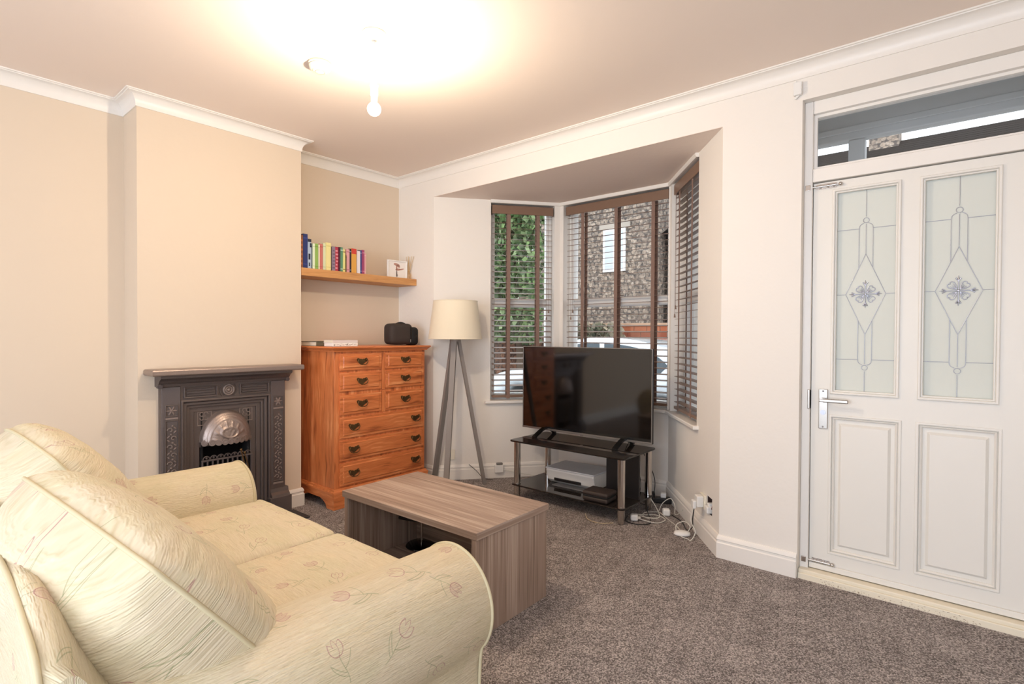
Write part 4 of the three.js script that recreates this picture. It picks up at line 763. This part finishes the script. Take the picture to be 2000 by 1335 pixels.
// ---------------------------------------------------------------- television on its glass stand
{
  const g = thing('tv_stand', 'black glass television stand with chrome tube legs in the bay', 'stand', [1.74, 0, -0.295]);
  const X = 0.485, Zf = 0.235, Zb = -0.235;
  const slab = (x0, x1, z0, z1, y, t) => { const s = new THREE.Shape(), r = 0.03; s.moveTo(x0 + r, z0); s.lineTo(x1 - r, z0); s.quadraticCurveTo(x1, z0, x1, z0 + r); s.lineTo(x1, z1 - r); s.quadraticCurveTo(x1, z1, x1 - r, z1); s.lineTo(x0 + r, z1); s.quadraticCurveTo(x0, z1, x0, z1 - r); s.lineTo(x0, z0 + r); s.quadraticCurveTo(x0, z0, x0 + r, z0); return extr(s, t, 0.0015, 1, 8).rotateX(Math.PI / 2).translate(0, y, 0); };
  part('glass_top', slab(-X, X, Zb, Zf, 0.437, 0.009), M.blackGlass, g);
  part('lower_shelf', slab(-X + 0.01, X - 0.01, Zb + 0.01, Zf - 0.01, 0.106, 0.008), M.blackGlass, g);
  for (const [x, z] of [[-0.435, 0.195], [0.445, 0.195], [0.445, -0.195], [-0.435, -0.195]]) {
    const l = part('leg', cyl(0.025, 0.025, 0.318, x, 0.2685, z, 24), M.chrome, g);
    part('lower_leg', [cyl(0.021, 0.025, 0.09, x, 0.051, z, 24), cyl(0.028, 0.028, 0.012, x, 0.1, z, 24), cyl(0.014, 0.016, 0.008, x, 0.004, z, 16)], M.chrome, g);
    part('collar', [cyl(0.027, 0.027, 0.006, x, 0.112, z, 24), cyl(0.027, 0.027, 0.005, x, 0.425, z, 24)], M.chrome, l);
  }
  part('cable_board', bb(0.2, 0.455, 0.107, 0.4265, -0.05, -0.032, 0.002), M.blackBoard, g);

  const c = V(1.679, 0, -0.409), turn = 0.02, W = 1.128, hT = 0.662;
  const t = thing('television', 'large black flat-screen television standing in the bay window', 'television', [c.x, 0.439, c.z], turn);
  const y0 = 0.038;
  part('casing', [bb(-W / 2, W / 2, y0, y0 + hT, -0.028, -0.002, 0.004), bb(-W * 0.34, W * 0.34, y0 + 0.05, y0 + 0.42, -0.062, -0.026, 0.015, 2)], M.blackBoard, t);
  part('screen', bb(-W / 2 + 0.007, W / 2 - 0.007, y0 + 0.016, y0 + hT - 0.007, -0.003, 0.0006), M.screen, t);
  part('bezel', [bb(-W / 2, W / 2, y0, y0 + 0.014, -0.004, 0.004, 0.0015), bb(-W / 2, -W / 2 + 0.006, y0 + 0.014, y0 + hT, -0.004, 0.003, 0.0015), bb(W / 2 - 0.006, W / 2, y0 + 0.014, y0 + hT, -0.004, 0.003, 0.0015), bb(-W / 2 + 0.006, W / 2 - 0.006, y0 + hT - 0.006, y0 + hT, -0.004, 0.003, 0.0015)], M.silver, t);
  part('sensor', bb(-0.012, 0.012, y0 - 0.005, y0 + 0.002, -0.006, 0.004, 0.001), M.silver, t);
  for (const x of [-0.33, 0.36]) {
    const f = (z1, y1, z2, y2, w) => beam(V(x, y1, z1), V(x, y2, z2), w, 0.012, V(0, 0.4, 1).normalize());
    part('foot', [f(-0.02, 0.052, 0.03, 0.056, 0.034), f(0.028, 0.056, 0.075, 0.042, 0.036), f(0.072, 0.043, 0.155, 0.007, 0.036), bb(x - 0.018, x + 0.018, 0.0005, 0.012, 0.14, 0.165, 0.003), f(-0.02, 0.052, -0.115, 0.007, 0.03), bb(x - 0.015, x + 0.015, 0.0005, 0.012, -0.125, -0.1, 0.003)], M.blackGloss, t);
  }
  // printer on the lower shelf
  const p = thing('printer', 'white inkjet printer on the lower shelf of the television stand', 'printer', [1.66, 0.1078, -0.405], 0.03);
  const prof = [[-0.13, 0.004], [0.085, 0.004], [0.12, 0.03], [0.14, 0.1], [0.138, 0.112], [-0.135, 0.112], [-0.138, 0.1]];
  part('body', extr(shapeOf(prof.map(([z, y]) => [-z, y])), 0.4, 0.006, 2).rotateY(Math.PI / 2).translate(-0.2, 0, 0), M.plasticWhite, p);
  part('lid', bb(-0.212, 0.212, 0.1125, 0.124, -0.138, 0.142, 0.005, 2), std(new THREE.Color('rgb(222,222,224)'), 0.35), p);
  part('paper_slot', [beam(V(-0.02, 0.03, 0.128), V(-0.02, 0.05, 0.134), 0.23, 0.008, V(0, -0.25, 1).normalize())], M.blackBoard, p);
  part('output_tray', bb(-0.13, 0.16, 0.0, 0.006, 0.09, 0.17, 0.002), std(new THREE.Color('rgb(110,110,112)'), 0.4), p);
  // zip case in front of it
  const k = thing('zip_case', 'dark brown hard zip case at the front of the stand lower shelf', 'case', [1.99, 0.1078, -0.155], 0.06);
  part('lower_half', bb(-0.095, 0.095, 0, 0.036, -0.075, 0.075, 0.016, 4), std(new THREE.Color('rgb(52,43,39)'), 0.6), k);
  part('upper_half', bb(-0.095, 0.095, 0.04, 0.07, -0.075, 0.075, 0.015, 4), std(new THREE.Color('rgb(58,48,44)'), 0.6), k);
  part('zip', bb(-0.092, 0.092, 0.03, 0.046, -0.072, 0.072, 0.006, 2), M.bagDark, k);
}

// ---------------------------------------------------------------- tripod floor lamp
{
  const cx = 0.745, cz = 0.014, g = thing('tripod_floor_lamp', 'tripod floor lamp with grey wooden legs and cream drum shade', 'floor lamp', [cx, 0, cz]);
  const vr = V(0.763, 0, -0.646), tc = V(0.646, 0, 0.763), at = (a, b, y) => V(0, y, 0).addScaledVector(vr, a).addScaledVector(tc, b);
  for (const [a, b] of [[0.235, -0.085], [-0.19, -0.16], [-0.045, 0.245]]) {
    const f = at(a, b, 0.003), top = at(a * 0.1, b * 0.1, 1.2), out = V(a * vr.x + b * tc.x, 0, a * vr.z + b * tc.z).normalize();
    part('leg', beam(f, top, 0.042, 0.024, out), M.lampLeg, g);
  }
  part('hub', [cyl(0.045, 0.045, 0.03, 0, 1.19, 0, 24)], M.lampLeg, g);
  part('stem', [cyl(0.008, 0.008, 0.16, 0, 1.27, 0, 12), cyl(0.018, 0.018, 0.05, 0, 1.35, 0, 16), new THREE.SphereGeometry(0.03, 16, 12).translate(0, 1.4, 0)], M.plasticWhite, g);
  const sh = part('lamp_shade', lathe([[0.216, 1.195], [0.176, 1.5], [0.1745, 1.5], [0.2145, 1.195], [0.216, 1.195]], 64), M.shade, g);
  part('hem', [new THREE.TorusGeometry(0.2155, 0.0028, 6, 64).rotateX(Math.PI / 2).translate(0, 1.196, 0), new THREE.TorusGeometry(0.1755, 0.0028, 6, 64).rotateX(Math.PI / 2).translate(0, 1.499, 0)], M.shade, sh);
  part('shade_ring', [0, 1, 2].map((i) => rod(V(0, 1.3, 0), V(Math.cos(i * 2.094) * 0.195, 1.33, Math.sin(i * 2.094) * 0.195), 0.002, 0.002, 6)), M.nickel, g);
}

// ---------------------------------------------------------------- pendant bulb and smoke alarm
{
  const g = thing('pendant_light', 'bare lit bulb on a white flex from the ceiling rose', 'light', [BULB.x, H, BULB.z]);
  const y = (v) => v - H;
  part('ceiling_rose', lathe([[0, -0.034], [0.012, -0.034], [0.044, -0.03], [0.052, -0.02], [0.053, -0.001], [0, -0.001]], 40), M.plasticWhite, g);
  part('flex', cyl(0.0035, 0.0035, 0.17, 0, y(2.49), 0, 10), M.plasticWhite, g);
  part('lamp_holder', [lathe([[0, 0.085], [0.008, 0.085], [0.012, 0.075], [0.017, 0.05], [0.019, 0.048], [0.019, 0.04], [0.016, 0.038], [0.0165, 0.0], [0, 0]], 28).translate(0, y(2.325), 0)], M.plasticWhite, g);
  const glow = new THREE.MeshStandardMaterial({ color: 0xffffff, roughness: 0.5, emissive: new THREE.Color().setRGB(1, 0.9, 0.68), emissiveIntensity: 5 });
  const bp = []; for (let i = 0; i <= 20; i++) { const t = i / 20, a = -Math.PI / 2 + t * Math.PI * 0.86; bp.push([Math.max(0.0005, Math.cos(a) * 0.031), Math.sin(a) * 0.031]); } bp.push([0.0135, 0.04], [0.013, 0.062]);
  part('bulb', lathe(bp, 32).translate(0, y(BULB.y), 0), glow, g);
  const L = new THREE.PointLight(BULB.color, BULB.power, 0, 2); L.position.set(0, y(BULB.y), 0); L.castShadow = true; L.shadow.radius = 1.4; L.name = 'bulb_light'; g.add(L);
  const s = thing('smoke_alarm', 'round white smoke alarm on the ceiling left of the bulb', 'smoke alarm', [1.362, H, 1.559]);
  part('base', lathe([[0, -0.012], [0.056, -0.012], [0.057, -0.001], [0, -0.001]], 40), M.plasticCream, s);
  part('cover', lathe([[0, -0.046], [0.03, -0.045], [0.036, -0.042], [0.036, -0.039], [0.04, -0.039], [0.041, -0.042], [0.05, -0.034], [0.053, -0.016], [0.05, -0.013], [0, -0.013]], 40), M.plasticCream, s);
  part('vent_ring', [new THREE.TorusGeometry(0.0505, 0.0015, 6, 40).rotateX(Math.PI / 2).translate(0, -0.0135, 0), new THREE.TorusGeometry(0.024, 0.0012, 6, 32).rotateX(Math.PI / 2).translate(0, -0.046, 0)], std(new THREE.Color('rgb(150,140,126)'), 0.7), s);
}

// ---------------------------------------------------------------- wooden venetian blinds
{
  const slatG = {};
  function blind(F, s0, s1, tapes, label, tilt, cordSide) {
    const w = s1 - s0, g = thing('venetian_blind', label, 'blind', [0, 0, 0], 0, 'wooden blinds in the bay windows');
    g.applyMatrix4(F.clone().multiply(new THREE.Matrix4().makeTranslation((s0 + s1) / 2, 0.668, -0.042)));
    const top = 1.675, x = (s) => s - (s0 + s1) / 2;
    part('head_rail', bb(-w / 2 + 0.005, w / 2 - 0.005, top - 0.055, top, -0.03, 0.024), M.blindWood, g);
    part('valance', [bb(-w / 2, w / 2, top - 0.072, top + 0.002, 0.025, 0.036, 0.004, 2), bb(-w / 2, -w / 2 + 0.01, top - 0.072, top + 0.002, -0.02, 0.026), bb(w / 2 - 0.01, w / 2, top - 0.072, top + 0.002, -0.02, 0.026)], M.blindWood, g);
    const sg = slatG[w + ',' + tilt] ??= new RoundedBoxGeometry(w - 0.016, 0.0028, 0.048, 1, 0.001).rotateX(tilt);
    const n = 33, y0 = 0.075, dy = (top - 0.095 - y0) / (n - 1);
    for (let i = 0; i < n; i++) { const m = part('slat', sg, M.blindWood, g); m.position.y = y0 + i * dy; }
    part('bottom_rail', bb(-w / 2 + 0.008, w / 2 - 0.008, 0.02, 0.042, -0.026, 0.026, 0.004), M.blindWood, g);
    for (const s of tapes) {
      part('ladder_tape', [bb(x(s) - 0.015, x(s) + 0.015, 0.012, top - 0.06, 0.0268, 0.0282), bb(x(s) - 0.015, x(s) + 0.015, 0.012, top - 0.06, -0.0282, -0.0268)], M.blindTape, g);
    }
    const cx = cordSide * (w / 2 - 0.06);
    part('pull_cord', [rod(V(cx, 0.72, 0.038), V(cx, top - 0.06, 0.036), 0.0012, 0.0012, 6), rod(V(cx + 0.02, 0.78, 0.038), V(cx + 0.012, top - 0.06, 0.036), 0.0012, 0.0012, 6)], M.blindTape, g);
    part('cord_tassel', [lathe([[0.001, 0.03], [0.004, 0.026], [0.0075, 0], [0, 0]], 12).translate(cx, 0.695, 0.038), lathe([[0.001, 0.03], [0.004, 0.026], [0.0075, 0], [0, 0]], 12).translate(cx + 0.02, 0.755, 0.038)], M.blindWood, g);
  }
  blind(FL, 0.497, 1.04, [0.645, 0.905], 'narrow brown wooden venetian blind in the left bay window beside the lamp', 0.2, 1);
  blind(FB, 0.055, 0.998, [0.225, 0.545, 0.87], 'wide brown wooden venetian blind behind the television', 0.13, -1);
  blind(FR, 0.075, 0.672, [0.2, 0.5], 'brown wooden venetian blind in the right bay window, seen edge-on', 0.1, -1);
}

// ---------------------------------------------------------------- sockets, sensors, cables
{
  const onR = (s, y, z) => V(s, y, z).applyMatrix4(FR), onL = (s, y, z) => V(s, y, z).applyMatrix4(FL);
  const yawR = Math.atan2(FR.elements[8], FR.elements[10]), yawL = Math.atan2(FL.elements[8], FL.elements[10]);
  let q = onR(0.845, 0.19, 0);
  const so = thing('wall_socket', 'white wall socket with a stacked adaptor on the right bay wall', 'socket', [q.x, q.y, q.z], yawR);
  part('face_plate', bb(-0.043, 0.043, 0.0, 0.086, 0.001, 0.012, 0.003, 2), M.plasticCream, so);
  part('adaptor', [bb(-0.028, 0.03, 0.012, 0.078, 0.012, 0.052, 0.006, 2)], M.plasticWhite, so);
  part('plug', [bb(-0.022, 0.024, 0.0, 0.05, 0.052, 0.074, 0.008, 2)], M.plasticWhite, so);
  q = onR(SL - 0.1575, 0.185, 0);
  const bx = thing('open_back_box', 'open socket back box in the wall with white connectors hanging out', 'socket box', [q.x, q.y, q.z], yawR);
  part('box_liner', [bb(-0.042, 0.042, 0.001, 0.099, -0.075, -0.07), bb(-0.042, -0.0405, 0.001, 0.099, -0.07, -0.002), bb(0.0405, 0.042, 0.001, 0.099, -0.07, -0.002), bb(-0.0405, 0.0405, 0.001, 0.003, -0.07, -0.002), bb(-0.0405, 0.0405, 0.097, 0.099, -0.07, -0.002)], std(new THREE.Color('rgb(58,38,34)'), 0.8), bx);
  part('connector', [bb(-0.036, 0.012, 0.004, 0.045, -0.03, 0.02, 0.008, 2), bb(-0.03, -0.002, 0.04, 0.062, -0.03, 0.004, 0.006, 2)], M.plasticWhite, bx);
  part('wire', [tube([V(0.0, 0.05, -0.05), V(0.015, 0.07, -0.02), V(0.02, 0.04, -0.005), V(0.008, 0.03, -0.01)], 0.0022, 24, 6)], std(new THREE.Color('rgb(120,40,36)'), 0.6), bx);

  const cable = (name, label, pts, r, m) => { const o = pts[0]; const g = one(name, tube(pts.map((p) => p.clone().sub(o)), r, 90, 7), m, label, 'cable'); g.position.copy(o); };
  const W = M.cableWhite, K = M.cableBlack, f = 0.0045;
  const s1 = onR(0.845, 0.19, 0.064);
  cable('white_cable', 'white cable dropping from the wall socket to the adaptor on the carpet', [s1, V(s1.x - 0.01, 0.12, s1.z + 0.02), onR(0.87, 0.05, 0.06), onR(0.88, f, 0.09), V(2.62, f, -0.13), V(2.575, f, -0.14), V(2.55, f, -0.19)], 0.003, W);
  cable('black_cable', 'black cable hanging from the wall socket down to the skirting', [onR(0.83, 0.188, 0.055), onR(0.82, 0.12, 0.06), onR(0.78, 0.05, 0.05), onR(0.7, f, 0.06), onR(0.55, f, 0.05), onR(0.42, f, 0.08)], 0.0032, K);
  cable('white_cable', 'long white cable running along the skirting towards the stand', [V(2.56, f, -0.2), V(2.5, 0.02, -0.25), V(2.44, f, -0.33), V(2.36, f, -0.4), V(2.3, 0.02, -0.43), V(2.24, f, -0.46), V(2.2, f, -0.4), V(2.23, f, -0.33), V(2.3, f, -0.3)], 0.0032, W);
  cable('white_cable', 'looping white cable heaped beside the front stand leg', [V(2.2, f, -0.28), V(2.27, 0.012, -0.24), V(2.36, f, -0.27), V(2.38, 0.012, -0.34), V(2.3, 0.015, -0.38), V(2.22, f, -0.36), V(2.2, 0.02, -0.3), V(2.28, 0.02, -0.28), V(2.34, 0.02, -0.33), V(2.28, 0.05, -0.42), V(2.22, 0.09, -0.46), V(2.2, 0.05, -0.52), V(2.18, f, -0.55)], 0.0032, W);
  cable('white_cable', 'white cable arching up between stand leg and skirting', [V(2.26, f, -0.5), V(2.28, 0.06, -0.52), V(2.32, 0.09, -0.56), V(2.35, 0.05, -0.56), V(2.37, f, -0.52), V(2.42, 0.03, -0.46), V(2.46, 0.07, -0.44)], 0.0028, W);
  cable('black_cable', 'black cable looping over the carpet by the stand leg', [V(2.14, f, -0.27), V(2.19, f, -0.165), V(2.28, f, -0.165), V(2.325, f, -0.23), V(2.26, 0.01, -0.35), V(2.2, 0.02, -0.45), V(2.2, 0.06, -0.52), V(2.205, 0.2, -0.55), V(2.16, 0.32, -0.54), V(2.12, 0.425, -0.5)], 0.003, K);
  cable('black_cable', 'thin black cable hanging behind the stand against the bay wall', [V(1.98, 0.5, -0.52), V(2.02, 0.3, -0.62), V(2.05, 0.14, -0.64), V(2.06, f, -0.6), V(2.1, f, -0.57), V(2.14, 0.006, -0.56)], 0.0025, K);
  cable('white_cable', 'pale cable curling out under the stand lower shelf', [V(1.9, f, -0.12), V(1.98, f, -0.03), V(2.08, f, -0.02), V(2.14, f, -0.08)], 0.0028, std(new THREE.Color('rgb(198,180,150)'), 0.6));
  const plug = (name, label, x, z, turn, w, h, d) => { const g = thing(name, label, 'plug', [x, 0, z], turn); part('housing', bb(-w / 2, w / 2, 0.001, h, -d / 2, d / 2, Math.min(w, h, d) * 0.28, 3), M.plasticWhite, g); part('cable_grip', bb(w / 2 - 0.004, w / 2 + 0.016, h * 0.3, h * 0.7, -0.006, 0.006, 0.002), M.cableWhite, g); };
  plug('mains_plug', 'white mains plug lying at the foot of the front stand leg', 2.215, -0.225, 0.5, 0.05, 0.042, 0.048);
  plug('mains_plug', 'white mains plug in the cable heap near the skirting', 2.335, -0.455, 2.2, 0.052, 0.05, 0.05);
  const ad = thing('power_adaptor', 'white oval cable adaptor on the carpet by the skirting corner', 'adaptor', [2.565, 0, -0.175], 0.5);
  part('housing', lathe([[0, 0.001], [0.038, 0.001], [0.044, 0.008], [0.04, 0.022], [0.025, 0.028], [0, 0.029]], 28).scale(1.15, 1, 0.75), M.plasticWhite, ad);
  part('loop', tube([V(0.03, 0.02, 0), V(0.05, 0.05, -0.02), V(0.02, 0.07, -0.05), V(-0.03, 0.05, -0.04), V(-0.035, 0.02, -0.01)], 0.003, 30, 6), M.cableWhite, ad);
  // extension block, dark, among the cables
  const ex = thing('extension_block', 'black mains extension block on the floor behind the stand leg', 'extension lead', [2.17, 0, -0.7], 0.4);
  part('housing', bb(-0.09, 0.09, 0.001, 0.04, -0.03, 0.03, 0.006, 2), M.blackBoard, ex); for (const x of [-0.05, 0.03]) part('plug', bb(x - 0.02, x + 0.02, 0.04, 0.075, -0.022, 0.022, 0.006, 2), x < 0 ? M.blackBoard : M.plasticWhite, ex);

  // small phone point on the left skirting, faint socket by the lamp
  q = onL(0.56, 0.05, 0.0175);
  const ph = thing('phone_socket', 'small white phone junction box on the skirting behind the lamp', 'socket', [q.x, q.y, q.z], yawL);
  part('housing', bb(-0.036, 0.036, 0, 0.066, 0, 0.03, 0.005, 2), M.plasticWhite, ph); part('filter', bb(-0.024, 0.03, 0.067, 0.085, 0.002, 0.03, 0.006, 2), std(new THREE.Color('rgb(120,116,112)'), 0.5), ph);
  cable('black_cable', 'thin dark cable curving beside the right lamp foot', [onL(0.3, 0.13, 0.03), onL(0.36, 0.08, 0.05), onL(0.42, 0.02, 0.07), onL(0.5, f, 0.09)], 0.0025, K);
  cable('white_cable', 'thin white cable from the phone box along the skirting', [onL(0.6, 0.07, 0.035), onL(0.7, 0.05, 0.04), onL(0.85, 0.02, 0.06), onL(1.0, f, 0.1), V(1.25, f, -0.65)], 0.0025, W);
  q = onL(0.14, 0.17, 0);
  const s2 = thing('wall_socket', 'cream wall socket behind the legs of the floor lamp', 'socket', [q.x, q.y, q.z], yawL);
  part('face_plate', bb(-0.043, 0.043, 0, 0.086, 0.001, 0.01, 0.003, 2), M.plasticCream, s2); part('rocker', bb(-0.01, 0.01, 0.056, 0.074, 0.01, 0.013, 0.001), M.plasticWhite, s2);
  // sensor at the head of the door
  const se = thing('door_sensor', 'small white alarm sensor on the wall above the door corner', 'sensor', [3.225, 2.44, 0]);
  part('housing', bb(-0.02, 0.02, 0.005, 0.07, 0.001, 0.026, 0.005, 2), M.plasticWhite, se); part('tab', [beam(V(-0.014, -0.008, 0.008), V(0.004, 0.008, 0.008), 0.01, 0.006), rod(V(-0.01, 0.07, 0.008), V(-0.01, 0.086, 0.006), 0.002, 0.002, 6)], M.plasticWhite, se);
}

renderer.render(scene, camera);
